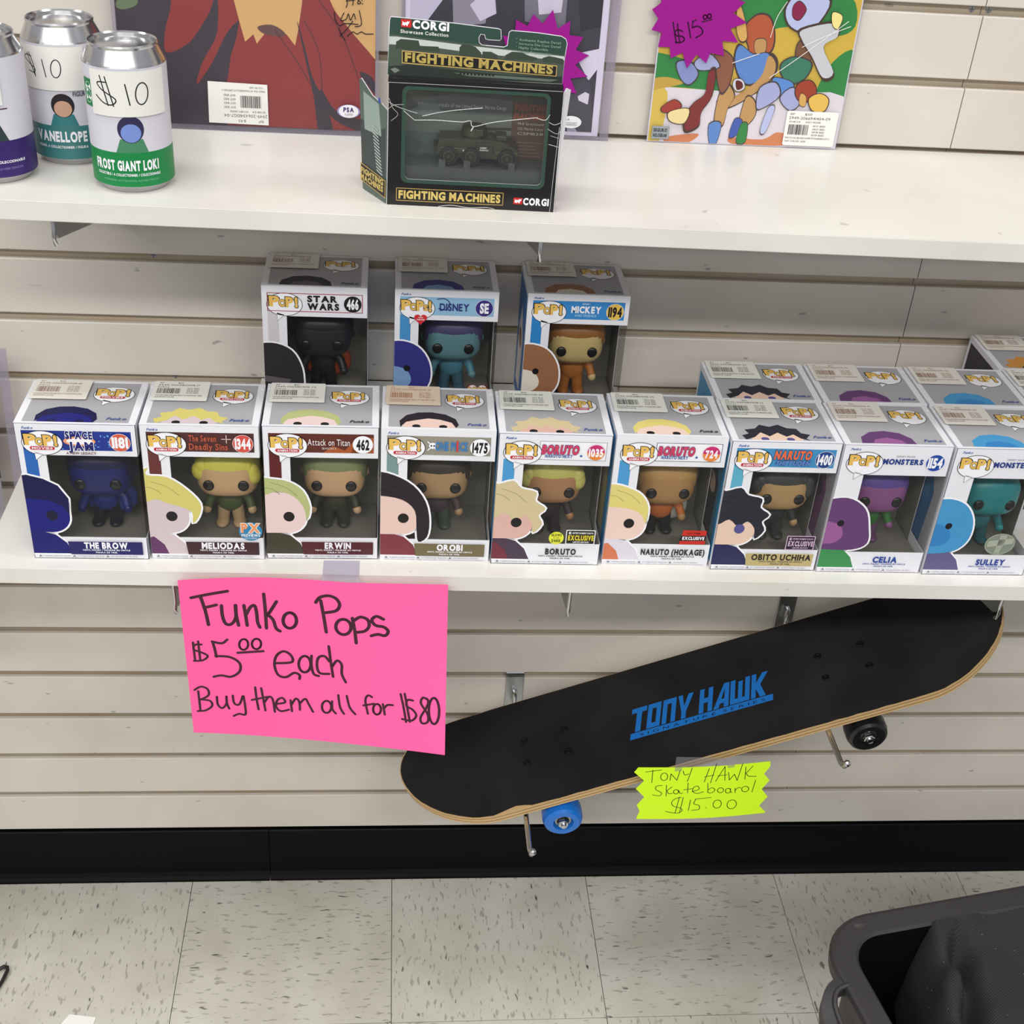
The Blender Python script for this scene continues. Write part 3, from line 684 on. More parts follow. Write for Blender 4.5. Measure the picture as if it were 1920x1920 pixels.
def top_face(c, d):
    c.rect(7, 3.5, BW - 7, BD - 4, (166, 166, 171))
    hs, he = d['skin'], d['hair']; sty = d['style']; f0 = c.fn; c.fn = lambda x, y, h: f0(x - 7, y, h); cb0 = c.cb; c.cb = (7.5, 3.5, BW - .3, BD)
    if sty in ('part', 'wavy', 'crop', 'messy', 'long', 'bald'):
        c.up(); c.poly(clip(rrect(28, -14, 82, 26, 12), 0, 3.5, 200, 90), hs, False); hb = [(26, 3.5), (25, 16), (32, 28), (44, 34), (58, 35), (72, 31), (82, 22), (85, 10), (82, 3.5), (78, 14), (66, 20), (54, 22), (42, 18), (32, 14)]
        if sty in ('messy', 'wavy'): hb = [(22, 3.5), (19, 12), (27, 16), (24, 24), (36, 27), (42, 35), (52, 31), (62, 36), (70, 29), (80, 28), (83, 19), (92, 16), (86, 8), (90, 3.5), (80, 8), (74, 16), (66, 11), (58, 19), (48, 11), (40, 19), (32, 9)]
        c.up(); c.poly(hb, he, False); c.up()
        for x in (42, 69): c.poly(ell(x, 5.6, 4.2, 3.4), d.get('eye', (26, 24, 26)) if sty != 'bald' else tuple(int(v * .6) for v in hs), False)
    else:
        c.up(); c.poly([(26, 3.5), (28, 16), (40, 27), (56, 30), (72, 26), (82, 15), (84, 3.5)], hs, False); c.up(); c.poly([(38, 3.5), (42, 12), (56, 16), (70, 11), (74, 3.5)], he, False)
    c.fn = f0; c.cb = cb0
    bubble(c, 85.5, 61, 20, 15.5, d.get('sub'), d.get('plural', False))
    c.text('Funko', 86.5, 8.5, 19, 4.6, d.get('fk', (66, 84, 150)), .028, .35)
def price_label(c, k, lc):
    c.up(); c.poly(rrect(3.5, 47, 60, 88.6, 1.5, 2), lc[0]); c.text('BP', 9, 83.6, 4.4, 2.4, lc[1], 0); c.text('$15', 27, 83.6, 6, 2.4, lc[1], 0)
    c.text('2949-2065180308-%02d' % (3 + k * 7 % 40), 8, 78.8, 42, 3.0, lc[1], 0); c.text('10/19/24', 8, 74.8, 11, 2.0, lc[1], 0); c.barcode(8, 62, 23, 11, lc[1], k)
    for j, t in enumerate(('01/17 BSD', '08/17 BSD', '09/18 BSD', '10/19 BSD')): c.text(t, 38, 72.6 - j * 3.4, 12, 1.9, lc[1], 0)
    c.text('COLLECTIBLE FIGURE BOX STANDARD SIZE', 7, 56.6, 47, 2.1, lc[1], 0); c.text('ASSORTED COLOR', 7, 52.8, 20, 2.1, lc[1], 0)
LBL = {'k': ((232, 233, 226), (78, 76, 74)), 'r': ((228, 224, 216), (150, 112, 98)), 'o': ((226, 208, 186), (178, 118, 84))}
CART = None
def carton_mesh():
    b = MB(); t = .0006; w_, h_, d_ = BW / 1000, BH / 1000, BD / 1000; x0, x1 = -w_ / 2, w_ / 2; y0, y1 = -d_ / 2, d_ / 2
    b.box(x0, x0 + t, y0, y1, 0, h_, card_w); b.box(x0, x1, y1 - t, y1, 0, h_, card_w); b.box(x0, x1, y0, y1, 0, t, card_w); b.box(x0, x1, y0, y1, h_ - t, h_, card_w)
    b.box(x0, x1, y0, y0 + t, .125, h_, card_w); b.box(x0, x1, y0, y0 + t, 0, .027, card_w); b.box(x0, x0 + .027, y0, y0 + t, .027, .125, card_w)
    b.box(x1 - t, x1, y0 + .044, y1, 0, h_, card_w); b.box(x1 - t, x1, y0, y0 + .044, .125, h_, card_w); b.box(x1 - t, x1, y0, y0 + .044, 0, .027, card_w)
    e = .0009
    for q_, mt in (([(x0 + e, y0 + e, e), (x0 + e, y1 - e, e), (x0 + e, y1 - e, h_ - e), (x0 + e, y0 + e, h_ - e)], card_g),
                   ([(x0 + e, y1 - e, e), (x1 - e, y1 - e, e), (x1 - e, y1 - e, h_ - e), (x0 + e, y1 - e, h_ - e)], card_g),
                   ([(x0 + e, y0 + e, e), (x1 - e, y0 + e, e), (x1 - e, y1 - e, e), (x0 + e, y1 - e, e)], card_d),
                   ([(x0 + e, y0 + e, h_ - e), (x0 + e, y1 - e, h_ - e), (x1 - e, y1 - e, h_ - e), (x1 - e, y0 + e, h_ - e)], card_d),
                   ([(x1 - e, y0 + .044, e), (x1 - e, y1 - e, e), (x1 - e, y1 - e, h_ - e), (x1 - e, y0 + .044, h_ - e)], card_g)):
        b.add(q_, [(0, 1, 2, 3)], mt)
    # insert tray under the figurine
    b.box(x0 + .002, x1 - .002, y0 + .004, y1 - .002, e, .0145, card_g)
    # tuck slots on the lid
    for sx in (x0 + .0012, x1 - .0034): b.box(sx, sx + .0022, y1 - .012, y1 - .0008, h_ - .0002, h_ + .0004, card_w)
    return b.mesh('carton')
def pane_mesh():
    b = MB(); w_, d_ = BW / 1000, BD / 1000; x0, x1 = -w_ / 2 + .0265, w_ / 2 - .0002; y0 = -d_ / 2 + .0002; n, m = 10, 10
    vs = [(x0 + (x1 - x0) * i / n, y0 + .0008 * math.sin(i * 1.7 + j * .9) * math.sin(PI * i / n) * math.sin(PI * j / m), .0268 + .0984 * j / m) for i in range(n + 1) for j in range(m + 1)]
    b.add(vs, [(i * (m + 1) + j, (i + 1) * (m + 1) + j, (i + 1) * (m + 1) + j + 1, i * (m + 1) + j + 1) for i in range(n) for j in range(m)], plas, True)
    b.add([(x1, y0, .0268), (x1, y0 + .0445, .0268), (x1, y0 + .0445, .1252), (x1, y0, .1252)], [(0, 1, 2, 3)], plas)
    return b.mesh('window_pane')
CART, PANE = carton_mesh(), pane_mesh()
def fig_box(k, d, x, y, z, rz=0.0, label='', group=None, scale=1.0, full=True):
    r = thing('figurine_box', label, 'boxed figurine' if False else 'box', (x, y, z), (0, 0, rz), group); r.scale = (scale,) * 3
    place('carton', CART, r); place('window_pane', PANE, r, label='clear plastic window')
    # lid print
    c = Canvas(lambda X, Y, h: ((X - BW / 2) / 1000, (Y - BD / 2) / 1000, BH / 1000 + h), (.3, .3, BW - .3, BD - .3)); top_face(c, d); c.obj('lid_print', r)
    c = Canvas(lambda X, Y, h: ((X - BW / 2) / 1000, (Y - BD / 2) / 1000, BH / 1000 + h + .0016)); price_label(c, k, LBL[d.get('lbl', 'k')]); c.obj('price_label', r)
    # left side print
    c = Canvas(lambda X, Y, h: (-BW / 2000 - h, (BD / 2 - X) / 1000, Y / 1000)); sc_ = d.get('side', d['strip'])
    c.rect(6, 6, BD - 6, BH - 7, sc_); c.poly([(20, 20), (60, 24), (66, 90), (44, 128), (22, 92)], d['hair']); c.poly(ell(42, 84, 14, 12), d['skin']); c.obj('side_print', r)
    if not full: return r
    c = Canvas(lambda X, Y, h: ((X - BW / 2) / 1000, -BD / 2000 - h, Y / 1000), (.2, .2, BW - .2, BH - .2))
    d['band'](c)
    if d.get('stripfn'): d['stripfn'](c)
    elif d['strip']: c.rect(6, 60, 18, 131, d['strip'])
    portrait(c, d)
    c.text('Funko', 7, 154.6, 10.5, 2.6, d.get('fk', (52, 84, 160)), .028, .35) if d.get('fk2', True) else None
    bubble(c, 25.0, 139.0, 19.2, 13.4, d.get('sub'), d.get('plural', False)); d['title'](c)
    nb, nt = d['namebar']
    if nb: c.up(); c.poly([(38, 6.5), (111, 6.5), (111, 22.5), (36, 22.5)], nb)
    L_ = len(d['name']) * 5.5; L_ = min(L_, 70); cx = 74 if L_ < 60 else 76
    c.text(d['name'], cx - L_ / 2, 14.2, L_, 7.2, nt, .05); c.text('VINYL FIGURE / FIGURINE EN VINYLE', cx - 24, 11.2, 48, 1.7, nt, .028); c.text('FIGURA DE VINIL', cx - 11, 8.3, 22, 1.6, nt, .028)
    g = (118, 118, 128)
    for X in (5, 39, 73): c.up(); c.poly([(X, 3.4), (X + 3.4, 3.4), (X + 1.7, 5.8)], g)
    for X, t in ((10, 'WARNING: CHOKING HAZARD'), (44, 'ATTENTION: RISQUE'), (78, 'ADVERTENCIA: PELIGRO')): c.text(t, X, 3.8, 27, 1.4, g, 0)
    c.text('NOT FOR CHILDREN UNDER THREE YEARS SMALL PARTS NE CONVIENT PAS AUX ENFANTS', 5, 1.5, 106, 1.2, g, 0)
    c.obj('front_print', r)
    if d.get('stick'): 
        c = Canvas(lambda X, Y, h: ((X - BW / 2) / 1000, -BD / 2000 - .0008 - h, Y / 1000)); d['stick'](c); c.obj('sticker', r)
    return r
def numcirc(c, t, bg, fg, r=9.8, cx=100, cy=141.5):
    c.up(); c.poly(ell(cx, cy, r + .4, r + .4), WHT if fg == (22, 20, 22) or True else bg); c.up(); c.poly(ell(cx, cy, r, r), bg)
    wd = {2: 10, 3: 13, 4: 15.6}[len(t)]; c.text(t, cx - wd / 2, cy - 5.6, wd, 11.2, fg, .05, track=.05)
def band(col, extra=None):
    def f(c):
        c.rect(6, 131, 111, 153, col)
        if extra: extra(c)
    return f
def stars(c):
    rr = random.Random(2); c.up()
    for _ in range(26): c.poly(ell(rr.uniform(42, 94), rr.uniform(132, 152), rr.uniform(.4, 1.3), rr.uniform(.4, 1.3), 8), (96, 160, 226), False)
def brd(col, t=.6, x0=42):
    def f(c): c.rect(x0, 131, 111, 153, WHT); c.frame(x0, 131, 111, 153, t, col)
    return f
def t_sj(c):
    c.up(); c.poly(ell(61, 142, 15.5, 5.5), (226, 150, 110)); c.up(); c.poly(ell(61, 142, 12.5, 3.6), (240, 236, 240)); 
    c.text('SPACE', 48, 145, 26, 8, (24, 30, 110), .05, outline=(240, 240, 246)); c.text('JAM', 50, 132, 24, 9, (24, 30, 110), .05, outline=(240, 240, 246)); c.text('A NEW LEGACY', 47, 127.2, 29, 2.6, (120, 70, 60), .028)
    numcirc(c, '1181', (206, 92, 66), WHT)
def t_sds(c): c.text('The Seven', 47, 143.5, 27, 7, (176, 84, 62), .028); c.text('Deadly Sins', 47, 134, 38, 7, (176, 84, 62), .028); c.up(); c.stroke([(84, 142), (84, 151)], .9, (210, 190, 180)); c.stroke([(79.5, 146.5), (88.5, 146.5)], .9, (210, 190, 180)); numcirc(c, '1344', (208, 78, 66), WHT)
def x_aot(c):
    c.up()
    for p in ([(60, 131), (70, 139), (82, 134), (92, 146), (98, 131)], [(88, 131), (94, 150), (111, 149), (111, 131)]): c.poly(p, (164, 84, 42), False)
def t_aot(c): c.text('Attack on Titan', 45, 140, 42, 7.5, (236, 230, 230), .0); c.text('SEASON 3', 59, 135.5, 14, 2.4, (220, 210, 210), 0); numcirc(c, '462', WHT, BLK)
def t_op(c):
    c.up(); c.stroke([(47, 137), (57, 147)], 1.2, WHT, False); c.stroke([(47, 147), (57, 137)], 1.2, WHT, False); c.up(); c.poly(ell(52, 142.5, 3.8, 3.6), WHT); c.up()
    for X in (50.6, 53.4): c.poly(ell(X, 142.4, .9, 1.1, 8), BLK, False)
    c.text('ONE PIECE', 54.5, 137.5, 33, 9.5, (60, 122, 182), .05); c.text('I', 76, 137.5, 2, 10, (206, 60, 60), .1); numcirc(c, '1475', WHT, BLK)
def t_bor(n):
    def f(c):
        c.text('BORUTO', 44, 139, 38, 9.5, (208, 62, 96), .05, .1, outline=(92, 60, 110)); c.text('NARUTO NEXT', 48, 134.5, 28, 3.4, (84, 112, 168), .05, .1); c.up(); c.poly(ell(85, 137, 1.3, 1.3, 12), (52, 92, 170))
        c.up(); c.poly(clip(ell(100, 141.5, 9, 9), 80, 141.5, 120, 160), (196, 40, 110)); c.poly(clip(ell(100, 141.5, 9, 9), 80, 120, 120, 141.5), (226, 134, 60), False); wd = 15 if len(n) == 4 else 13; c.text(n, 100 - wd / 2, 137, wd, 8.6, WHT, .05, outline=(150, 60, 60) if False else None)
    return f
def t_nar(c): c.text('NARUTO', 46, 141.5, 39, 9.5, (228, 108, 66), .05, .08, outline=(60, 70, 110)); c.text('SHIPPUDEN', 49, 134.2, 36, 5, (92, 134, 196), .05, .15, outline=(50, 60, 120)); numcirc(c, '1400', (30, 62, 130), WHT)
def t_mon(n):
    def f(c): c.text('MONSTERS', 44, 139, 43, 6, (28, 56, 130), .05); c.text('DISNEY PIXAR', 57, 147.5, 20, 1.9, (120, 120, 130), 0); numcirc(c, n, (28, 72, 158), WHT)
    return f
def t_sw(c): c.frame(6, 131, 111, 153, .7, (160, 40, 40)); c.text('STAR', 50, 143.4, 33, 7, BLK, .05); c.text('WARS', 50, 134, 35, 7.4, BLK, .05); numcirc(c, '466', BLK, WHT)
def t_di(c):
    c.text('DISNEY', 50, 137.5, 33, 8.5, (40, 46, 120), .028); c.up(); c.stroke([(47, 151), (56, 151.5), (61, 146), (57, 138.5), (49, 140)], .9, (40, 46, 120)); numcirc(c, 'SE', (52, 40, 122), WHT)
    heart(c, 29, 126.5, 7.2, (206, 44, 54)); c.text('WITH', 26.4, 127.6, 5, 1.5, WHT, .028); c.text('PURPOSE', 24.6, 125, 8.8, 1.5, WHT, .028)
def heart(c, cx, cy, s, col):
    c.up(); c.poly([(cx + s * .0625 * 16 * math.sin(a) ** 3, cy + s * .0625 * (13 * math.cos(a) - 5 * math.cos(2 * a) - 2 * math.cos(3 * a) - math.cos(4 * a))) for a in [2 * PI * k / 30 for k in range(30)]], col)
def t_mi(c): c.text('MICKEY', 50, 139.5, 34, 7.6, WHT, .05); c.text('DISNEY', 62, 149.3, 9, 2, WHT, 0); c.text('AND FRIENDS', 54, 134.6, 25, 3, (150, 206, 240), .028); numcirc(c, '1194', (230, 190, 90), BLK)
def s_px(c):
    c.up(); c.poly(ell(103, 36, 12, 11.5), (48, 130, 172)); c.text('PX', 93.5, 35, 19, 10.5, (226, 150, 100), .05, outline=(236, 232, 226)); c.text('PREVIEWS', 93.5, 29.5, 19, 3.2, WHT, .028); c.text('EXCLUSIVE', 97, 26.6, 12, 1.8, WHT, 0)
def s_ee(c):
    c.up(); c.poly(ell(68, 35, 8, 8), (222, 226, 60)); c.text('GLOWS', 62.5, 37.4, 11, 3, (60, 60, 30), .05); c.text('IN THE', 65, 34.6, 6, 1.5, (60, 60, 30), 0); c.text('DARK', 63, 30, 10, 3.4, (60, 60, 30), .05)
    ee(c, (36, 34, 30), (236, 236, 240), (222, 206, 50))
def ee(c, bg, fr, tx):
    c.up(); c.poly(rrect(78, 27.5, 109.5, 46, 1, 2), fr); c.up(); c.poly(rrect(79, 28.5, 108.5, 45, .6, 2), bg); c.text('ENTERTAINMENT EARTH', 85, 41, 22, 2, fr, .028); c.text('E', 81, 40.6, 2.6, 2.8, fr, .05)
    c.text('EXCLUSIVE', 80.5, 33, 27.5, 6, tx, .05); c.text('LIMITED EDITION', 86, 29.7, 17, 1.7, fr, .028)
def s_ee2(c): ee(c, (44, 30, 50), (206, 176, 204), (206, 176, 204))
def s_aaa(c):
    c.up(); c.poly([(81, 28), (109.5, 28.5), (109.5, 46), (84, 46.5)], (196, 44, 34)); c.up(); c.poly([(81.4, 32.5), (109.5, 33), (109.5, 39.5), (82.4, 39.2)], (28, 20, 20)); c.text('EXCLUSIVE', 84, 34.2, 24, 3.8, WHT, .05); c.text('AAA ANIME', 88, 41.6, 15, 2, (90, 20, 20), .028)
def s_seal(c):
    c.up(); c.poly(ell(78, 42, 17, 14), (150, 158, 140)); c.up(); c.poly(ell(78, 42, 15.5, 12.6), (128, 136, 122)); c.up(); c.poly([(64, 46), (92, 50), (92, 43), (64, 38)], (164, 170, 156)); c.poly([(74, 30), (80, 30), (84, 54), (76, 54)], (158, 164, 150), False)
def s_heart(c): heart(c, 97, 36, 13, (120, 40, 34)); heart(c, 97, 36, 11.6, (236, 232, 236)); c.text('POPS!', 86.5, 33.5, 21, 8, GOLD, .05, outline=(110, 40, 30))
NAVY = (26, 26, 92)
D = {
 1: dict(skin=(20, 22, 116), hair=(14, 14, 70), body=(20, 22, 104), style='bald', eye=(18, 18, 48), sub='MOVIES', strip=(38, 98, 178), band=band((30, 52, 140), stars), title=t_sj, name='THE BROW', namebar=((32, 32, 96), WHT), lbl='r'),
 2: dict(skin=(206, 190, 196), hair=(206, 196, 112), body=(206, 190, 196), body2=(96, 52, 96), style='wavy', sub='ANIMATION', strip=(98, 48, 46), band=band((76, 42, 42)), title=t_sds, name='MELIODAS', namebar=((62, 38, 44), WHT), stick=s_px),
 3: dict(skin=(226, 202, 200), hair=(176, 184, 124), body=(62, 62, 48), style='part', sub='ANIMATION', strip=(88, 26, 28), band=band((92, 42, 34), x_aot), title=t_aot, name='ERWIN', namebar=((82, 34, 38), WHT), fk2=False, fk=(40, 38, 44)),
 4: dict(skin=(226, 196, 186), hair=(36, 28, 38), body=(122, 54, 64), style='long', sub='ANIMATION', strip=(118, 146, 144), band=band((146, 142, 128)), title=t_op, name='OROBI', namebar=((112, 102, 74), WHT), lbl='o'),
 5: dict(skin=(214, 174, 162), hair=(204, 188, 148), body=(72, 56, 74), body2=(112, 46, 60), style='messy', sub='ANIMATION', strip=(72, 150, 206), band=brd((150, 150, 160)), title=t_bor('1035'), name='BORUTO', namebar=(None, (40, 36, 40)), stick=s_ee),
 6: dict(skin=(232, 204, 192), hair=(218, 204, 122), body=(216, 210, 222), body2=(206, 118, 84), style='crop', sub='ANIMATION', strip=(72, 150, 206), band=brd((60, 60, 66)), title=t_bor('724'), name='NARUTO (HOKAGE)', namebar=(None, (40, 36, 40)), stick=s_aaa, fk2=False, fk=(40, 38, 44)),
 7: dict(skin=(226, 196, 176), hair=(40, 40, 52), body=(40, 40, 84), style='messy', eye=(84, 80, 140), sub='ANIMATION', strip=(90, 168, 196), side=(58, 140, 188), band=band((64, 140, 190)), title=t_nar, name='OBITO UCHIHA', namebar=((184, 168, 116), (40, 34, 30)), stick=s_ee2, lbl='k'),
 8: dict(skin=(98, 62, 110), hair=(150, 92, 148), body=(60, 140, 82), style='hood', strip=None, side=(200, 200, 210), band=lambda c: None, title=t_mon('1154'), name='CELIA', namebar=(None, (34, 66, 150)), lbl='r'),
 9: dict(skin=(68, 148, 200), hair=(52, 128, 190), body=(96, 92, 134), style='bean', strip=None, side=(200, 200, 210), band=lambda c: None, title=t_mon('1156'), name='SULLEY', namebar=(None, (34, 66, 150)), stick=s_seal, lbl='r'),
 11: dict(skin=(44, 42, 46), hair=(92, 88, 92), body=(40, 38, 42), style='helmet', strip=(206, 200, 206), side=(60, 60, 66), band=lambda c: None, title=t_sw, name='DARK', namebar=(None, BLK), fk2=False, fk=(60, 58, 62), lbl='r'),
 12: dict(skin=(52, 52, 128), hair=(120, 156, 200), body=(80, 110, 170), style='bean', strip=(70, 142, 200), band=band((140, 184, 214)), title=t_di, name='', namebar=(None, BLK), plural=True, stick=s_heart, lbl='r'),
 13: dict(skin=(150, 104, 74), hair=(226, 216, 206), body=(150, 104, 74), style='bean', strip=(44, 128, 196), side=(40, 110, 176), band=band((52, 134, 200)), title=t_mi, name='', namebar=(None, BLK), lbl='r'),
 14: dict(skin=(196, 140, 70), hair=(206, 140, 60), body=(80, 80, 80), style='messy', strip=(30, 28, 34), side=(34, 30, 44), lbl='r'),
 15: dict(skin=(190, 190, 196), hair=(120, 120, 130), body=(80, 80, 80), style='bean', strip=(90, 90, 96), side=(200, 200, 206), lbl='k'),
}
FR = [  # key, x centre, y of the two front corners, label
 (1, -.3362, -.2686, -.2690, 'front-row figurine box numbered 1181, navy blue, leftmost on the lower shelf'),
 (2, -.2172, -.2674, -.2668, 'front-row figurine box numbered 1344 with dark brown bands'),
 (3, -.0985, -.2655, -.2640, 'front-row figurine box numbered 462 with dark red strip'),
 (4, .0205, -.2642, -.2668, 'front-row figurine box numbered 1475 with grey-beige band and peach price label'),
 (5, .1390, -.2692, -.2722, 'front-row figurine box numbered 1035 with round yellow sticker'),
 (6, .2592, -.2685, -.2705, 'front-row figurine box numbered 724 with red sticker'),
 (7, .3772, -.2765, -.2778, 'front-row figurine box numbered 1400 with blue band and tan name bar'),
 (8, .4948, -.2790, -.2806, 'front-row figurine box numbered 1154 with purple picture'),
 (9, .6135, -.2820, -.2832, 'front-row figurine box with bright blue picture, rightmost in the front row')]
for k, x, ya, yb_, lab in FR:
    fig_box(k, D[k], x, (ya + yb_) / 2 + BD / 2000, ZL , math.atan2(yb_ - ya, BW / 1000) * .5, lab, 'figurine boxes on the lower shelf')
for k, x, y, lab in ((7, .3790, -.1430, 'second-row figurine box with blue side, black-haired lid picture, behind box 1400'),
                     (8, .4975, -.1440, 'second-row figurine box with purple lid picture, behind box 1154'),
                     (9, .6158, -.1448, 'second-row figurine box with blue lid picture, behind the rightmost front box'),
                     (15, .7335, -.1450, 'second-row figurine box cut off by the right photo edge'),
                     (14, .7318, -.0530, 'third-row figurine box with orange lid picture against the wall')):
    fig_box(k + 20, D[k], x, y, ZL, 0, lab, 'figurine boxes on the lower shelf', full=False)
RZ = .0768
b = MB(); b.box(-.182, .248, -.098, -.002, 0, RZ, shelf_m, .001)
b.obj('riser', None, label='low white riser block lifting the three back-row boxes against the wall', cat='riser', loc=(0, 0, ZL))
UP = [(11, -.1122, 'back-row box numbered 466 with black helmet picture, left of three'), (12, .0312, 'back-row box with light blue band marked SE, middle of three'), (13, .1765, 'back-row box numbered 1194 with bright blue band, right of three')]
for k, x, lab in UP:
    fig_box(k, D[k], x, -.0460, ZL + RZ, 0, lab, 'figurine boxes on the lower shelf', scale=.978)

# ================================================================ VINYL FIGURINES IN THE BOXES
def figurine(x, y, z, d, label, scale=1.0, rz=0.0):
    r = thing('vinyl_figurine', label, 'figurine', (x, y, z), (0, 0, rz), 'vinyl figurines in the boxes'); r.scale = (scale,) * 3
    f = lambda n, c, rg=.38: mat('vinyl_%s_%02x%02x%02x' % (n, *c), c, rg, spec=.4)
    sk_, hr, bo, lg = f('skin', d['s']), f('hair', d['h']), f('body', d['b']), f('legs', d['l'])
    b = MB(); b.ball((0, 0, .0605), (.0285, .0240, .0225), sk_, 28, 18, .62); 
    for sx in (-1, 1): b.ball((sx * .0285, .002, .058), (.0035, .004, .005), sk_, 10, 8)
    hd = b.obj('head', r)
    for sx in (-1, 1):
        b = MB(); b.ball((sx * .0155, -.0232, .0560), (.0052, .0022, .0055), mat('vinyl_eye', (16, 15, 17), .25), 14, 10); b.obj('eye', hd)
    if d.get('hs', 1):
        b = MB(); b.ball((0, .003, .0665), (.0305, .0265, .0215), hr, 28, 16, .68)
        if d['hs'] >= 2:
            rr = random.Random(int(x * 1000))
            for a in range(9):
                t = PI * (a - .2) / 8; b.ball((.024 * math.cos(t), -.015, .064 + .013 * math.sin(t) + rr.uniform(-.002, .002)), (.0075, .006, .0095), hr, 10, 8, 1.0)
        b.obj('hair', r)
    b = MB(); b.ball((0, .001, .0285), (.0125, .0095, .0135), bo, 18, 12, .8); 
    if d.get('cape'): b.ball((.004, .006, .026), (.024, .006, .016), f('cape', d['cape']), 16, 10, .7)
    b.obj('body', r)
    for sx in (-1, 1):
        b = MB(); b.tube([(sx * .010, 0, .037), (sx * .0175, -.002, .030), (sx * .0205, -.006, .0225)], [.0048, .0045, .0040], bo, 10); b.ball((sx * .0208, -.007, .0205), (.0042, .0042, .0045), sk_, 10, 8); b.obj('arm', r)
        b = MB(); b.tube([(sx * .0055, 0, .022), (sx * .007, 0, .010), (sx * .0075, 0, .004)], [.0062, .0058, .0056], lg, 12); b.ball((sx * .008, -.003, .0035), (.0062, .0092, .0036), lg, 12, 8); b.obj('leg', r)
    return r
FG = [
 (1, dict(s=(14, 28, 104), h=(10, 16, 66), b=(20, 40, 120), l=(12, 14, 36), hs=1, cape=(32, 66, 150)), 'dark blue vinyl figurine inside the box numbered 1181', (.010, 0)),
 (2, dict(s=(206, 170, 128), h=(210, 204, 84), b=(76, 92, 52), l=(190, 160, 122), hs=2), 'yellow-haired vinyl figurine inside the box numbered 1344', (.020, 0)),
 (3, dict(s=(206, 168, 128), h=(128, 140, 96), b=(58, 60, 44), l=(52, 52, 42), hs=1), 'grey-green-haired vinyl figurine inside the box numbered 462', (.012, 0)),
 (4, dict(s=(178, 144, 104), h=(60, 50, 44), b=(76, 60, 66), l=(70, 84, 74), hs=1), 'brown-faced vinyl figurine inside the box numbered 1475', (.002, 0)),
 (5, dict(s=(178, 132, 92), h=(198, 192, 104), b=(58, 46, 52), l=(50, 42, 46), hs=2), 'blond vinyl figurine with grey cape inside the box numbered 1035', (.004, 0)),
 (6, dict(s=(176, 134, 86), h=(186, 146, 88), b=(196, 110, 54), l=(28, 26, 28), hs=1, cape=(196, 196, 186)), 'orange-suited vinyl figurine inside the box numbered 724', (.008, 0)),
 (7, dict(s=(184, 150, 104), h=(60, 62, 62), b=(50, 52, 54), l=(56, 58, 60), e=(70, 74, 100), hs=2), 'grey-haired vinyl figurine inside the box numbered 1400', (.014, 0)),
 (8, dict(s=(140, 84, 140), h=(92, 72, 150), b=(54, 116, 56), l=(110, 70, 112), hs=1), 'purple vinyl figurine inside the box numbered 1154', (.004, 0)),
 (9, dict(s=(36, 132, 138), h=(34, 122, 130), b=(40, 110, 120), l=(34, 96, 104), hs=0), 'teal vinyl figurine inside the rightmost front-row box', (.012, 0)),
 (11, dict(s=(40, 38, 42), h=(28, 27, 30), b=(34, 32, 36), l=(24, 23, 25), hs=1, cape=(150, 62, 30)), 'black and orange vinyl figurine inside the box numbered 466', (.006, 0)),
 (12, dict(s=(96, 140, 150), h=(70, 66, 110), b=(74, 130, 150), l=(60, 100, 120), hs=1), 'metallic blue-green vinyl figurine inside the box marked SE', (.010, 0)),
 (13, dict(s=(206, 184, 126), h=(150, 98, 48), b=(180, 112, 54), l=(176, 108, 50), hs=1), 'tan and brown vinyl figurine inside the box numbered 1194', (.006, 0))]
pos = {k: (x, (ya + yb_) / 2 + BD / 2000, ZL) for k, x, ya, yb_, l in FR}
pos.update({k: (x, -.046, ZL + RZ) for k, x, l in UP})
for k, d, lab, (dx, dy) in FG:
    x, y, z = pos[k]; figurine(x + dx, y + .002, z + .0147, d, lab, 1.14)

# ================================================================ DRINK CANS
def can(x, y, label, deco, parts):
    r = thing('drink_can', label, 'can', (x, y, ZU), (0, 0, math.atan2(-.0334 - x, y + 1.4075)), group='drink cans on the upper shelf'); R_ = .0362
    b = MB(); b.lathe([(0, .004), (.026, .0025), (.029, 0), (.031, .0006), (.0345, .0065), (R_, .0078), (R_, .112), (.0357, .1135), (.0300, .1255), (.0306, .1275), (.0298, .1290), (.0288, .1275), (.0280, .1245), (.0270, .1243), (0, .1243)], alu, 64); b.obj('can_body', r)
    fn = lambda X, Y, h: ((R_ + .0002 + h) * math.cos(-PI / 2 + X / 1000 / R_), (R_ + .0002 + h) * math.sin(-PI / 2 + X / 1000 / R_), Y / 1000)
    c = Canvas(fn, slice=3.0); full = PI * R_ * 1000
    c.rect(-full, 7, full, 112, (208, 206, 216), 96); deco(c); c.obj('label_wrap', r)
    c = Canvas(lambda X, Y, h: fn(X, Y, h + .0016), slice=3.0); parts(c); c.obj('price_sticker', r, label='white handwritten price sticker')
    return r
PEN = (30, 28, 32)
def bust(c, cx, y0, hair, skin, body, s=1.0):
    """plain doll bust"""
    c.up(); c.poly([(cx - 13 * s, y0), (cx - 9 * s, y0 + 11 * s), (cx + 9 * s, y0 + 11 * s), (cx + 13 * s, y0)], body); c.up(); c.poly(ell(cx, y0 + 19 * s, 10.5 * s, 11 * s), hair); c.up(); c.poly(ell(cx, y0 + 16 * s, 8 * s, 7.5 * s), skin)
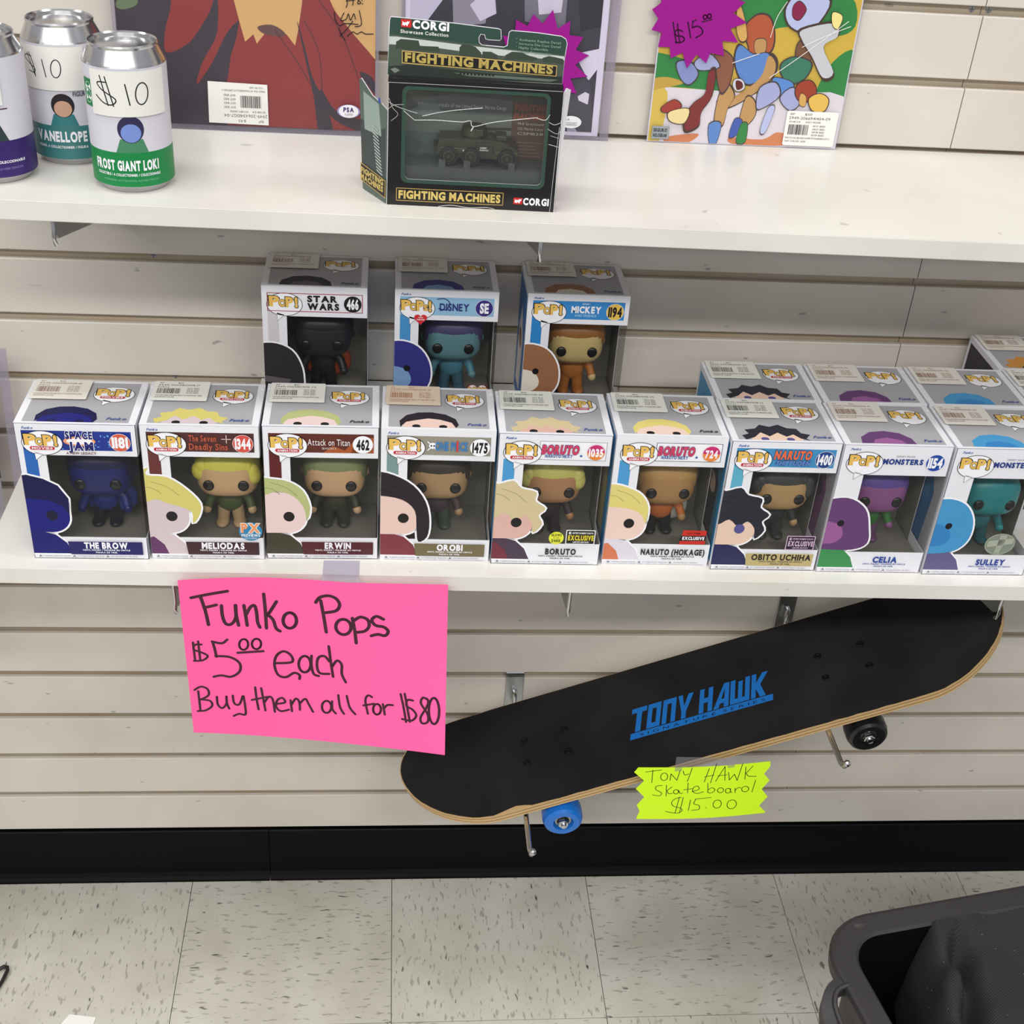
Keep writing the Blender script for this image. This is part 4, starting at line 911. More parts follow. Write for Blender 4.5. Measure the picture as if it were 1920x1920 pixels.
def deco1(c):
    c.rect(-113, 7, 113, 38.5, (18, 128, 66), 96); bust(c, 0, 38.6, (46, 44, 80), (116, 140, 206), (70, 130, 96), 1.1)
    c.text('FROST GIANT LOKI', -37, 22.5, 60, 8.5, WHT, .05); c.text('COLLECTIBLE / A COLLECTIONNER / COLECCIONABLE', -36, 17, 60, 2.3, WHT, .028); c.text('WARNING ATTENTION ADVERTENCIA', -30, 12, 52, 1.8, (120, 190, 150), 0)
    c.text('COLLECTIBLE', 11, 71, 15, 2.4, (40, 92, 70), .028); c.rect(-47, 76, -32, 100, (30, 122, 66)); c.text('S', -44, 80, 9, 16, WHT, .05)
def sticker1(c):
    Q1 = lambda X, Y: (36.2 * math.asin(max(-1, min(1, (X / 4 - 233 - (Y / 4 - 120) * .083) / 75.5))), 112.7 - (Y - 480) / 905 * 106.1 * 1.0)
    c.rect(-33, 71, 35, 110.5, (226, 226, 220), 40); c.up()
    s = lambda p, cl=False: c.stroke([Q1(*q_) for q_ in p], 1.1, PEN, True, cl)
    s([(800, 585), (748, 592), (775, 640), (868, 705), (845, 748), (790, 738), (742, 688)]); s([(762, 540), (820, 755)]); s([(795, 545), (856, 757)]); s([(930, 592), (948, 670), (966, 746)]); s([(1045 + 42 * math.cos(a * PI / 6), 665 + 80 * math.sin(a * PI / 6)) for a in range(12)], True)
can(-.2697, -.1955, 'front drink can with green base band and white ten dollar sticker', deco1, sticker1)
def deco2(c):
    c.rect(-113, 7, 113, 38.5, (62, 122, 124), 96); bust(c, -6, 38.6, (40, 32, 36), (196, 156, 132), (54, 120, 124), 1.0)
    c.text('VANELLOPE', -35, 24, 48, 9, WHT, .05); c.text('FIGURE, A COLLECTIONNER / FIGURA', -35, 17.5, 48, 2.3, WHT, .028); c.text('FIGURE', 4, 66, 14, 4, (80, 84, 96), .028)
def sticker2(c):
    Q1 = lambda X, Y: (36.2 * math.asin(max(-1, min(1, (X - 712 - (Y - 430) * .075) / 436))), 112.7 - (Y - 445) / 1330 * 106.1)
    c.rect(-46, 71.5, 17, 110.5, (226, 226, 220), 40); c.up()
    s = lambda p, cl=False: c.stroke([Q1(*q_) for q_ in p], .9, PEN, True, cl)
    s([(402, 600), (358, 590), (345, 625), (385, 680), (435, 735), (425, 780), (380, 765)]); s([(365, 570), (400, 690), (435, 805)]); s([(380, 560), (420, 680), (440, 820)]); s([(505, 620), (522, 710), (542, 812)]); s([(640 + 50 * math.cos(a * PI / 6), 712 + 100 * math.sin(a * PI / 6)) for a in range(12)], True)
can(-.3385, -.1260, 'drink can with teal base band, behind the green one', deco2, sticker2)
def deco3(c):
    c.rect(-113, 7, 113, 40, (50, 30, 100), 96); c.up(); c.poly([(-22, 40), (-20, 62), (-4, 70), (6, 58), (14, 40)], (44, 60, 62)); c.text('COLECCIONABLE', 0, 20, 27, 2.3, WHT, .028); c.text('ADVERTENCIA', 0, 14, 24, 2, (140, 120, 180), 0); c.rect(-40, 68, 16, 69, (70, 40, 60))
def sticker3(c): c.rect(-46, 72, 12, 108, (226, 226, 220), 40)
can(-.3965, -.1860, 'drink can with purple base band, cut by the left photo edge', deco3, sticker3)

# ================================================================ PRINTS LEANING ON THE WALL
def plate(b, outer, hole, fn, mt, h=0.0):
    """flat plate with one hole"""
    loops = [[Vector((p[0], p[1], 0)) for p in outer]] + ([[Vector((p[0], p[1], 0)) for p in hole]] if hole else [])
    tr = tessellate_polygon(loops); pts = outer + (hole or [])
    b.add([fn(p[0], p[1], h) for p in pts], [tuple(t) for t in tr], mt)
def lean(ox, oy, ang, yaw=0.0):
    X_ = Vector((math.cos(yaw), math.sin(yaw), 0)); V_ = Vector((-math.sin(yaw) * math.sin(ang), math.cos(yaw) * math.sin(ang), math.cos(ang))); n_ = X_.cross(V_)
    return lambda x, y, h: Vector((ox, oy, ZU + .0004)) + X_ * (x / 1000) + V_ * (y / 1000) + n_ * h
def slab(b, fn, x0, y0, x1, y1, h0, h1, mt):
    vs = [fn(x, y, h) for h in (h0, h1) for y in (y0, y1) for x in (x0, x1)]
    b.add(vs, [(0, 2, 3, 1), (4, 5, 7, 6), (0, 1, 5, 4), (2, 6, 7, 3), (0, 4, 6, 2), (1, 3, 7, 5)], mt)
def sleeve(root, fn, w_, h_, bl, br, bb, T=.003):
    b = MB(); b.add([fn(0, 0, T), fn(w_, 0, T), fn(w_, h_, T), fn(0, h_, T)], [(0, 1, 2, 3)], sleeve_p); b.obj('sleeve', root, label='clear rigid plastic sleeve')
    b = MB(); slab(b, fn, 0, 0, bl, h_, 0, T, sleeve_e); slab(b, fn, w_ - br, 0, w_, h_, 0, T, sleeve_e); slab(b, fn, bl, 0, w_ - br, bb, 0, T, sleeve_e); b.obj('sleeve_rim', root, label='milky sleeve border')
# --- red and tan cartoon print (plain stand-in artwork)
f1 = lean(-.3115, -.0300, math.radians(5.2)); r1 = thing('art_print', 'signed red and tan print in clear sleeve, leaning on wall between cans and toy box', 'print')
sleeve(r1, f1, 265.5, 285, 3.4, 3.2, 4.5)
Q = quad([(221, 0), (704.6, 0), (699, 252), (224, 232)], 0, 0, [(5.5, 122), (261, 136.5), (258.5, 6.5), (5.5, 6.5)])
c = Canvas(lambda x, y, h: f1(x, y, .0007 + h), (3.6, 4.8, 262, 280)); c.rect(3.6, 4.8, 262, 280, (62, 56, 62))
def ar(pts, col, sm=True): c.poly([Q(*p) for p in (smooth(pts, 4, True) if sm else pts)], col)
RD, TN, DK = (146, 56, 50), (222, 180, 112), (62, 54, 60)
ar([(222, 0), (250, -30), (262, 4), (240, 16), (222, 14)], (110, 130, 90))
ar([(340, -40), (322, 20), (310, 62), (311, 100), (352, 84), (380, 50), (402, 10), (410, -40)], RD)
ar([(420, -40), (410, 60), (380, 118), (366, 163), (398, 120), (430, 60), (470, 20), (480, -30)], RD)
ar([(470, -60), (452, 40), (440, 90), (410, 165), (425, 190), (438, 260), (620, 262), (700, 262), (720, 200), (716, 100), (690, 70), (640, 20), (600, -40), (520, -70)], RD)
ar([(434, -40), (452, 40), (462, 80), (478, 66), (484, 84), (500, 64), (528, 70), (540, 66), (556, 88), (562, 60), (570, 10), (576, -40)], TN, False)
ar([(618, -40), (626, 12), (652, 50), (690, 96), (712, 116), (720, 60), (716, -40)], TN)
ar([(486, 52), (512, 48), (534, 60), (536, 70), (500, 66)], (104, 74, 66))
ar([(392, 150), (412, 120), (450, 40), (436, 96), (424, 158), (410, 162)], DK); ar([(560, 40), (574, 110), (590, 190), (600, 262), (626, 262), (612, 200), (588, 150), (574, 90)], DK)
ar([(604, 172), (632, 215), (690, 236), (712, 250), (700, 262), (640, 240), (606, 204)], DK); ar([(676, 140), (700, 150), (716, 190), (700, 176)], DK)
for p in ([(600, 0), (640, 60), (664, 120), (680, 170)], [(574, 40), (600, 100), (606, 180)], [(520, 60), (560, 120), (582, 160)]): c.up(); c.stroke([Q(*q_) for q_ in p], .5, DK)
c.obj('artwork', r1)
c = Canvas(lambda x, y, h: f1(x, y, .0031 + h)); S_ = lambda p, wd=.9: c.stroke([Q(*q_) for q_ in p], wd, (34, 28, 34))
for p in ([(652, -6), (654, 8), (652, 16)], [(666, -4), (664, 12)], [(652, 4), (668, 2)], [(674, 2), (679, 8), (673, 9), (675, 2)], [(682, -6), (681, 4)], [(682, 9), (682.4, 10)],
          [(630, 24), (632, 40), (640, 50), (650, 46), (674, 48)], [(648, 26), (642, 40), (652, 38), (656, 28), (660, 40), (666, 28), (669, 38)], [(676, 22), (680, 48), (668, 52)], [(638, 54), (642, 66), (650, 78)], [(664, 42), (652, 58), (640, 70)],
          [(654, 70), (664, 62), (672, 66), (680, 62), (688, 66), (702, 66)]): S_(p)
c.obj('signature', r1, label='black pen autograph')
c = Canvas(lambda x, y, h: f1(x, y, .0033 + h)); a, e = Q(388, 240), Q(502, 163)
Q2 = quad([(1553, 615), (2060, 660), (2040, 980), (1553, 940)], 61, 38)
c.up(); x0_, y0_ = Q(388, 242); c.poly([Q(388, 155), Q(502, 163), Q(503, 243), Q(388, 237)], (226, 226, 222)); 
def up_(t, x, y, wd, ht, col=(96, 92, 92)):   # lettering upside down, as the label is stuck on
    s0_ = c.fn; c.fn = lambda X, Y, h: f1(2 * (x0_ + x) + wd - X, 2 * (y0_ + y) + ht - Y, .0033 + h); c.text(t, x0_ + x, y0_ + y, wd, ht, col, 0); c.fn = s0_
up_('BP       $45', 30, 4, 26, 2.6); up_('2949-20643410G7-04', 16, 9, 44, 3.2, (80, 76, 76)); up_('10/08/24   WHIM 0000', 22, 13.8, 36, 2)
for j in range(4): up_('01/17 BSD', 16, 18 + j * 4, 12, 2)
up_('PRINT PSA M/THUNDERCATS SMITSSN C', 14, 35, 44, 1.8); up_('COLOR/ SIZE/', 42, 38.5, 14, 1.6); c.barcode(x0_ + 33, y0_ + 19, 21, 12, (84, 80, 78), 4)
c.obj('price_label', r1)
c = Canvas(lambda x, y, h: f1(x, y, .0033 + h)); px_, py_ = Q(656, 215); c.poly(ell(px_, py_, 12, 6.8), (150, 140, 190)); c.up(); c.poly(ell(px_, py_, 10.2, 6.6), (240, 238, 242)); c.text('PSA', px_ - 5.5, py_ - .6, 11, 4.4, (58, 40, 110), .05); c.text('AJ01930', px_ - 4.2, py_ - 4.4, 8.6, 2.4, (110, 110, 120), 0)
c.obj('sticker', r1, label='oval authentication sticker')
# --- black and white photo print (plain stand-in artwork)
f2 = lean(-.0235, -.0110, math.radians(2.0)); r2 = thing('photo_print', 'black and white photo print in clear sleeve behind the toy box', 'print')
sleeve(r2, f2, 225.5, 255, 3.5, 9.5, 3.6)
Q = quad([(756, 0), (1139, 0), (1127, 258), (755, 240)], 0, 0, [(1.8, 134), (211.5, 144.5), (211.5, 3), (1.8, 3)])
c = Canvas(lambda x, y, h: f2(x, y, .0007 + h), (4, 3.8, 214, 250)); c.rect(4, 3.8, 214, 250, (226, 224, 236)); c.rect(9, 8, 207, 250, (60, 58, 66))
c.cb = (9, 8, 207, 250)
for pts, col in ([(760, -40), (756, 60), (800, 40), (860, -40)], (206, 204, 220)), ([(846, -30), (850, 50), (910, 44), (922, -30)], (150, 148, 158)), ([(880, 10), (900, 40), (930, 26), (924, -30)], (214, 212, 224)), \
        ([(980, -40), (984, 40), (1060, 60), (1064, -40)], (124, 122, 132)), ([(1006, -10), (1010, 28), (1052, 24), (1056, -20)], (216, 214, 224)), ([(1080, -40), (1090, 60), (1130, 50), (1132, -40)], (40, 38, 46)), \
        ([(1084, 100), (1088, 130), (1110, 150), (1132, 120), (1134, 90)], (228, 226, 236)), ([(1062, 110), (1050, 250), (1122, 258), (1114, 160), (1086, 110)], (72, 70, 80)), ([(1090, 180), (1092, 188), (1110, 196), (1112, 176), (1104, 172)], (222, 222, 230)), ([(1060, 200), (1098, 256), (1076, 256)], (176, 174, 188)):
    c.poly([Q(*p) for p in pts], col)
c.obj('artwork', r2)
c = Canvas(lambda x, y, h: f2(x, y, .0033 + h)); px_, py_ = Q(1079, 228); c.poly(ell(px_, py_, 11.2, 6.6), (232, 232, 236)); c.text('JSA', px_ - 7.6, py_ + 1.6, 6, 2.6, (130, 128, 136), .028); c.frame(px_ - 6.2, py_ - 3.6, px_ + 6.2, py_ - .2, .4, (150, 148, 154)); c.text('GG55492', px_ - 5, py_ - 3, 10, 2, (110, 108, 116), 0)
c.obj('sticker', r2, label='oval authentication sticker')
PUR = mat('purple_card', (148, 12, 134), 0.6, spec=.25)
def burst(fn, cx, cy, ro, ri, n, ph, th=.0004):
    b = MB(); P = []
    for k in range(2 * n):
        rr_ = ro if k % 2 == 0 else ri; a = ph + PI * k / n; P.append((cx + rr_ * math.cos(a) * (1 + .05 * math.sin(3 * k)), cy + rr_ * math.sin(a) * (1 + .05 * math.cos(2 * k))))
    b.prism(P, lambda x, y: fn(x, y, 0), lambda x, y: fn(x, y, th), PUR); return b
t2 = thing('price_tag', 'purple starburst tag stuck on the black and white print behind the toy box', 'tag')
fb = lambda x, y, h: f2(x, y, .0048 + h); cx, cy = Q(1018, 112); burst(fb, cx, cy, 50, 37, 15, .15).obj('card', t2)
# --- poster with bright comic colours (plain abstract stand-in artwork)
f3 = lean(.2456, -.0085, math.radians(1.6)); r3 = thing('comic_poster', 'green, yellow and white comic print leaning on the wall at right of the upper shelf', 'print')
Q = quad([(1238, 0), (1610, 0), (1567, 281), (1213, 264)], 0, 0, [(1.5, 139), (210.5, 151), (211.5, .5), (0, .5)])
c = Canvas(lambda x, y, h: f3(x, y, .0006 + h), (1.2, 1.0, 210.8, 248)); b = MB(); slab(b, f3, 0, 0, 212, 250, 0, .0006, card_w); b.obj('board', r3)
c.rect(1.2, 1, 210.8, 250, (222, 190, 62))
def ar(pts, col, sm=True): c.poly([Q(*p) for p in (smooth(pts, 4, True) if sm else pts)], col)
GR, YL, SK, BLU, OR_, MAR, LAV, WH = (40, 142, 60), (226, 198, 78), (204, 160, 92), (96, 146, 208), (192, 92, 44), (120, 48, 48), (176, 184, 220), (236, 232, 230)
ar([(1215, 90), (1300, 110), (1350, 140), (1360, 165), (1290, 160), (1226, 148)], GR); ar([(1380, -20), (1500, -60), (1590, -20), (1600, 40), (1560, 60), (1480, 40), (1400, 50)], GR); ar([(1560, 110), (1600, 90), (1590, 180), (1560, 178), (1530, 170)], GR)
ar([(1216, 168), (1300, 162), (1440, 175), (1580, 178), (1566, 290), (1206, 270)], WH); ar([(1217, 172), (1250, 168), (1236, 264), (1210, 266)], YL)
ar([(1222, 142), (1250, 138), (1280, 150), (1240, 160), (1222, 162)], (206, 172, 66)); ar([(1250, 256), (1310, 250), (1290, 268), (1250, 266)], (222, 140, 84)); ar([(1370, 258), (1430, 262), (1460, 248), (1490, 262), (1470, 274), (1380, 272)], (222, 140, 84))
blobs = [([(1408, 100), (1400, 76), (1392, 50), (1400, 30), (1420, 16), (1440, 24), (1448, 60), (1440, 90)], OR_), ([(1414, 66), (1412, 86), (1420, 96), (1432, 88), (1432, 66)], SK), ([(1376, 108), (1384, 76), (1410, 94), (1436, 92), (1446, 116), (1414, 150), (1390, 146)], BLU),
         ([(1438, 98), (1452, 112), (1446, 140), (1412, 172), (1372, 196), (1352, 196), (1350, 180), (1378, 176), (1424, 140)], SK), ([(1360, 150), (1346, 180), (1340, 230), (1356, 232), (1364, 200), (1376, 176)], SK), ([(1398, 180), (1414, 186), (1416, 214), (1396, 238), (1386, 232)], SK),
         ([(1330, 232), (1352, 230), (1344, 268), (1332, 270)], BLU), ([(1378, 222), (1392, 226), (1382, 252), (1368, 256)], (60, 96, 180)), ([(1390, 232), (1402, 232), (1398, 266), (1382, 266)], GR),
         ([(1340, 84), (1360, 90), (1372, 108), (1366, 150), (1350, 168), (1340, 120)], (148, 92, 60)), ([(1326, 92), (1300, 108), (1310, 124), (1346, 118)], LAV), ([(1266, 110), (1290, 108), (1306, 132), (1290, 152), (1274, 140)], (140, 156, 204)),
         ([(1494, 72), (1512, 66), (1526, 78), (1520, 100), (1506, 112), (1490, 100)], (128, 84, 50)), ([(1464, 112), (1488, 100), (1518, 112), (1508, 140), (1482, 152), (1464, 134)], (52, 130, 96)), ([(1450, 140), (1484, 150), (1482, 170), (1464, 178), (1450, 160)], (92, 150, 214)),
         ([(1424, 160), (1452, 150), (1460, 176), (1428, 200), (1418, 196)], LAV), ([(1462, 180), (1486, 160), (1498, 190), (1480, 204)], LAV), ([(1440, 200), (1426, 244), (1436, 246), (1452, 200)], LAV),
         ([(1470, 0), (1500, -30), (1550, -10), (1524, 40), (1500, 50), (1474, 34)], LAV), ([(1482, 0), (1494, -10), (1506, 6), (1494, 26), (1482, 20)], (130, 36, 70)), ([(1500, 46), (1560, 34), (1566, 60), (1540, 80), (1560, 130), (1540, 140), (1520, 100), (1500, 66)], (190, 192, 198)),
         ([(1496, 152), (1516, 146), (1528, 160), (1524, 182), (1500, 186), (1490, 170)], (150, 62, 44)), ([(1500, 172), (1510, 178), (1508, 196), (1498, 192)], SK), ([(1516, 182), (1536, 172), (1552, 184), (1544, 206), (1522, 204)], (218, 178, 84)),
         ([(1300, 188), (1320, 170), (1326, 130), (1338, 128), (1332, 176), (1314, 206), (1310, 232), (1286, 242), (1284, 214)], MAR), ([(1240, 196), (1262, 182), (1276, 194), (1262, 206), (1242, 206)], (150, 58, 50)), ([(1254, 206), (1290, 200), (1282, 228), (1256, 224)], (226, 206, 150)),
         ([(1378, -10), (1390, 20), (1396, 60), (1384, 66), (1376, 40)], SK), ([(1556, 12), (1574, 20), (1566, 44), (1556, 36)], (232, 216, 140)), ([(1376, 142), (1390, 144), (1394, 160), (1380, 166), (1372, 154)], (196, 196, 206)), ([(1378, 146), (1388, 148), (1390, 158), (1380, 162)], (96, 36, 36))]
for pts, col in blobs: ar([(sum(p[0] for p in pts) / len(pts) + (x - sum(p[0] for p in pts) / len(pts)) * 1.10, sum(p[1] for p in pts) / len(pts) + (y - sum(p[1] for p in pts) / len(pts)) * 1.10) for x, y in pts], (70, 52, 46)); ar(pts, col)
for p in ([(1370, 110), (1420, 92)], [(1440, 140), (1500, 96), (1586, 30)], [(1500, 80), (1540, 60), (1590, 40)], [(1440, 60), (1452, 20), (1470, -10)]): c.up(); c.stroke([Q(*q_) for q_ in p], .7, WH)
x0_, y0_ = Q(1222, 260); c.rect(x0_ - 1, y0_ + 1, x0_ + 18, y0_ + 15, (150, 156, 160)); c.text('SEGURO', x0_ + .5, y0_ + 9, 15, 3.4, (40, 44, 52), .05); c.text('HOLOGRAM', x0_ + .5, y0_ + 3.4, 15, 3.4, (40, 44, 52), .05)
c.obj('artwork', r3)
b = MB(); b.add([f3(-1.5, -.2, .0024), f3(213.5, -.2, .0024), f3(213.5, 250, .0024), f3(-1.5, 250, .0024)], [(0, 1, 2, 3)], sleeve_p); b.obj('poly_bag', r3, label='thin clear bag')
c = Canvas(lambda x, y, h: f3(x, y, .0030 + h)); ax, ay = Q(1467, 272)
c.poly(rrect(ax, ay, ax + 57.5, ay + 37.5, 2, 3), (234, 234, 230)); tx = (70, 70, 72)
for t, X, Y, wd, ht in (('BP', 4, 33, 5, 2.2), ('$50', 20, 33, 8, 2.4), ('2949-2066941404-09', 3, 28.5, 46, 3), ('10/18/24', 4, 25, 12, 1.8), ('ANDY MOORE', 22, 25, 17, 1.8), ('01/17 BSD', 31, 21, 14, 1.8), ('08/17 BSD', 31, 17.6, 14, 1.8), ('09/18 BSD', 31, 14.4, 14, 1.8), ('10/19 BSD', 31, 11.2, 14, 1.8), ('PHOTO NO-BRAND NAME M/THUNDERCATS S', 2, 7.6, 50, 1.8), ('NW COLOR/ SIZE/', 2, 4, 24, 1.8)): c.text(t, ax + X, ay + Y, wd, ht, tx, 0)
c.barcode(ax + 4, ay + 12, 22, 11, (70, 66, 66), 9); c.obj('price_label', r3)
t3 = thing('price_tag', 'purple starburst tag marked 15 dollars at the comic print corner', 'tag')
fb = lambda x, y, h: f3(x, y, .0042 + h); cx, cy = 37.5, 133; burst(fb, cx, cy, 51, 39.5, 16, .31).obj('card', t3)
c = Canvas(lambda x, y, h: f3(x, y, .0047 + h)); Q4 = lambda X, Y: Q(1180 + X / 4.174, Y / 4.174); DP = (72, 10, 66)
for p in ([(392, 192), (352, 180), (332, 200), (345, 228), (392, 235), (408, 262), (380, 285), (338, 280)], [(315, 118), (328, 200), (345, 290)], [(350, 128), (358, 200), (372, 282)], [(432, 118), (444, 180), (456, 245)], [(498, 98), (470, 112)], [(470, 112), (468, 162)], [(468, 162), (512, 152), (545, 178), (545, 215), (498, 246)], [(545, 116), (622, 96)]): c.stroke([Q4(*q_) for q_ in p], 1.5, DP)
for ex in (566, 600): c.stroke([Q4(ex + 14 * math.cos(a * PI / 5), 76 - (ex - 566) * .2 + 18 * math.sin(a * PI / 5)) for a in range(10)], 1.3, DP, True, True)
c.obj('handwriting', t3)
# --- sleeve at the far left on the neighbouring shelf
shelf('display_shelf', 'neighbouring lower shelf beyond the left photo edge', -1.3, -.545, .700, -.25, -.25, .019)
r4 = thing('photo_print', 'clear sleeved print at the left photo edge beside the navy figurine box', 'print')
f4 = lambda x, y, h: Vector((-.700 + x / 1000, -.055 + y * .00010 - h, .7005 + y / 1000))
sleeve(r4, f4, 237, 213, 12, 10, 6)
c = Canvas(lambda x, y, h: f4(x, y, .0007 + h)); c.rect(16, 8, 212, 60, (150, 148, 150)); c.rect(16, 50, 213, 84, (58, 74, 66)); c.rect(16, 84, 214, 205, (196, 190, 182)); c.obj('artwork', r4)

# ================================================================ TOY VEHICLE BOX
tb = thing('toy_vehicle_box', 'worn black and green hanging box holding a toy armoured car on the upper shelf', 'box', (-.0356, -.2326, ZU), (0, 0, math.atan2(-.005, .1554)))
TWm, THm, TD = 155.5, 115.0, 46.0
bk = mat('box_black', (24, 22, 24), .3, spec=.45); dg = mat('box_green', (46, 72, 60), .35)
F = lambda x, y, h: (x / 1000, -h, y / 1000)
Qf = quad([(285, 555), (1490, 655), (1445, 1530), (258, 1462)], TWm, THm)
rim = rrect(12.5, 21.5, 145, 109.5, 6, 5); hole = rrect(16, 25, 142, 106.5, 5, 5)
b = MB(); out_ = [(0, 0), (TWm, 0), (TWm, THm), (0, THm)]
plate(b, out_, hole[::-1], lambda x, y, h: (x / 1000, 0, y / 1000), bk); plate(b, out_, hole[::-1], lambda x, y, h: (x / 1000, .0006, y / 1000), bk)
n_ = len(hole); b.add([(x / 1000, yy, y / 1000) for yy in (0, .0006) for x, y in hole], [(i, (i + 1) % n_, n_ + (i + 1) % n_, n_ + i) for i in range(n_)], card_w)
t = .0006; w_, h_, d_ = TWm / 1000, THm / 1000, TD / 1000
b.box(0, w_, d_ - t, d_, 0, h_, bk); b.box(0, w_, .0006, d_, 0, t, bk); b.box(0, w_, .0006, d_, h_ - t, h_, bk); b.box(0, t, .0006, d_, 0, h_ * .9, bk); b.box(w_ - t, w_, .0006, d_, 0, h_, bk)
b.obj('carton', tb)
c = Canvas(F)
c.up()
bm_ = MB(); plate(bm_, rim, hole[::-1], lambda x, y, h: (x / 1000, -.0002, y / 1000), dg); 
o_ = len(c.b.v); c.b.add(bm_.v, bm_.f, dg)
def yel(t_, x, y, wd, ht, out=True): c.text(t_, x, y, wd, ht, (206, 182, 104), .05)
c.frame(8.5, 4.2, 108, 16.5, .6, (186, 158, 90)); yel('FIGHTING MACHINES', 10.8, 6.8, 94.5, 7.2)
c.rect(117.5, 6.2, 125.8, 12.4, (196, 38, 36)); c.up(); DOG = [(118.4, 7.4), (119.6, 8.2), (120.4, 7.2), (121.6, 8.4), (123.2, 7.0), (123.6, 8.6), (124.6, 9.8), (125.2, 11.6), (124.0, 10.9), (123.2, 11.4), (122.2, 10.4), (119.8, 10.2), (118.6, 11.2), (118.9, 9.4)]
c.poly(DOG, WHT); c.text('CORGI', 126.6, 6.2, 24, 6.2, WHT, .05)
wr = (206, 204, 200)     # creased, whitened card edges
for p, wd in (([(0, 95), (8, 91), (18, 88), (26, 86)], .5), ([(1, 98), (4, 90), (9, 84), (3, 78)], .35), ([(0, 88), (5, 92), (14, 93)], .35), ([(145, 84), (150, 82), (155, 84)], .6), ([(144, 78), (152, 74), (155.5, 76)], .4), ([(146, 64), (155, 62)], .5), ([(147, 72), (155, 70)], .3), ([(152, 0), (153, 40), (154.6, 80)], .35), ([(48, .6), (60, 2.4), (76, .8), (92, 1.8), (100, .6)], .6), ([(0, 0), (.3, 60), (.2, 112)], .5), ([(0, 112), (60, 112.2), (155, 112)], .35)): c.up(); c.stroke(p, wd, wr)
c.obj('front_print', tb)
b = MB(); n, m = 26, 18; x0, x1, y0, y1 = 13, 145, 22, 109.2
def crease(x, y):
    yc = 84 - 6 * abs((x - 78) / 62) ** .9 * (-1) - 8; yc = 78 + 9 * abs((x - 74) / 66)
    return .0016 * math.exp(-((y - yc) / 2.6) ** 2) + .0010 * math.exp(-((y - (92 - .25 * abs(x - 70))) / 2.2) ** 2) + .0004 * math.sin(x * .31 + y * .2)
vs = [((x0 + (x1 - x0) * i / n) / 1000, .0011 - crease(x0 + (x1 - x0) * i / n, y0 + (y1 - y0) * j / m) * .6, (y0 + (y1 - y0) * j / m) / 1000) for i in range(n + 1) for j in range(m + 1)]
b.add([(x, max(y, .0007) if (z * 1000 < 27 or z * 1000 > 104 or x * 1000 < 18 or x * 1000 > 140) else y, z) for x, y, z in vs], [(i * (m + 1) + j, (i + 1) * (m + 1) + j, (i + 1) * (m + 1) + j + 1, i * (m + 1) + j + 1) for i in range(n) for j in range(m)], clear_plastic('creased_window', (238, 242, 238), .02, .12, .8), True)
b.obj('window_pane', tb, label='creased clear plastic window')
c = Canvas(lambda x, y, h: (x / 1000, -.0014 - h, y / 1000)); wm2 = mat('crease_glint_paint', (226, 228, 226), .3)  # pale strokes paint the glossy highlights along the window creases
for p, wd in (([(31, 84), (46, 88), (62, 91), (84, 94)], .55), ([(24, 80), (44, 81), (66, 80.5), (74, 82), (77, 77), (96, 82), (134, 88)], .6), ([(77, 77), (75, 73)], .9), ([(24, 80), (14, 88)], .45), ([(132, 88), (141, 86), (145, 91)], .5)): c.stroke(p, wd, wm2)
c.obj('crease_glint', tb, label='painted highlights along the plastic creases')
# printed backing inside
c = Canvas(lambda x, y, h: (x / 1000, d_ - .0012 - h, y / 1000)); c.rect(2, 2, 153, 112, (122, 126, 122)); c.rect(2, 2, 153, 56, (100, 114, 114)); c.poly([(2, 112), (2, 84), (60, 92), (153, 86), (153, 112)], (104, 102, 92))
c.text('Vehicles & Aircraft of the United States Marine Corps', 26, 80, 82, 3.4, (226, 226, 222), .028); c.rect(114, 30, 153, 88, (112, 86, 76)); c.text('FIGHTING', 116, 80, 32, 6, (186, 96, 70), .05); c.text('MACHINES', 116, 72.5, 32, 6, (186, 96, 70), .05)
for j, t_ in enumerate(('M-8 Greyhound', 'U.S. Marine Corps', 'CSM1128')): c.text(t_, 120, 67 - j * 4.6, 24, 2.4, (220, 214, 206), 0)
for j in range(9): c.rect(118, 50 - j * 3.2, 144 - (j * 7) % 9, 50.9 - j * 3.2, (150, 118, 104))
c.poly([(16, 74), (34, 70), (48, 76), (44, 84), (30, 82)], (140, 152, 156)); c.poly([(4, 40), (22, 34), (34, 44), (20, 52)], (88, 100, 104)); c.obj('backing_card', tb)
b = MB(); b.box(.004, w_ - .004, .006, d_ - .003, .0008, .0355, clear_plastic('blister', (205, 210, 212), .10, .1, .8)); 
for X in (.050, .073, .114): b.box(X - .003, X + .003, .008, .012, .0355, .0420, _M['blister'])
b.obj('blister_tray', tb)
# header card with hanger slot
Qh = quad([(285, 115), (1535, 258), (1495, 640), (293, 552)], 0, 0, [(0, 50.0), (156.5, 40.2), (155.5, 1), (0, 0)])
HF = lambda x, y, h: (x / 1000, .0130 - h + y * .00008, (THm + y - 1.2) / 1000)
hp = [(285, 545), (283, 250), (284, 140), (292, 115), (350, 118), (700, 150), (1010, 186), (1030, 195), (1034, 268), (1022, 284), (940, 280), (918, 272), (912, 240), (886, 236), (874, 262), (878, 300), (895, 318), (1050, 332), (1074, 322), (1086, 215), (1106, 198), (1300, 212), (1490, 238), (1525, 262), (1536, 300), (1515, 420), (1490, 640)]
HP = [Qh(*p) for p in hp]
b = MB(); b.prism(HP, lambda x, y: HF(x, y, 0), lambda x, y: HF(x, y, .0006), card_w); b.obj('header_card', tb, label='torn hanging header')
c = Canvas(lambda x, y, h: HF(x, y, .0006 + h)); c.poly(grow(HP, -.5), (42, 70, 60))
def hq(p, col): c.poly([Qh(*q_) for q_ in p], col)
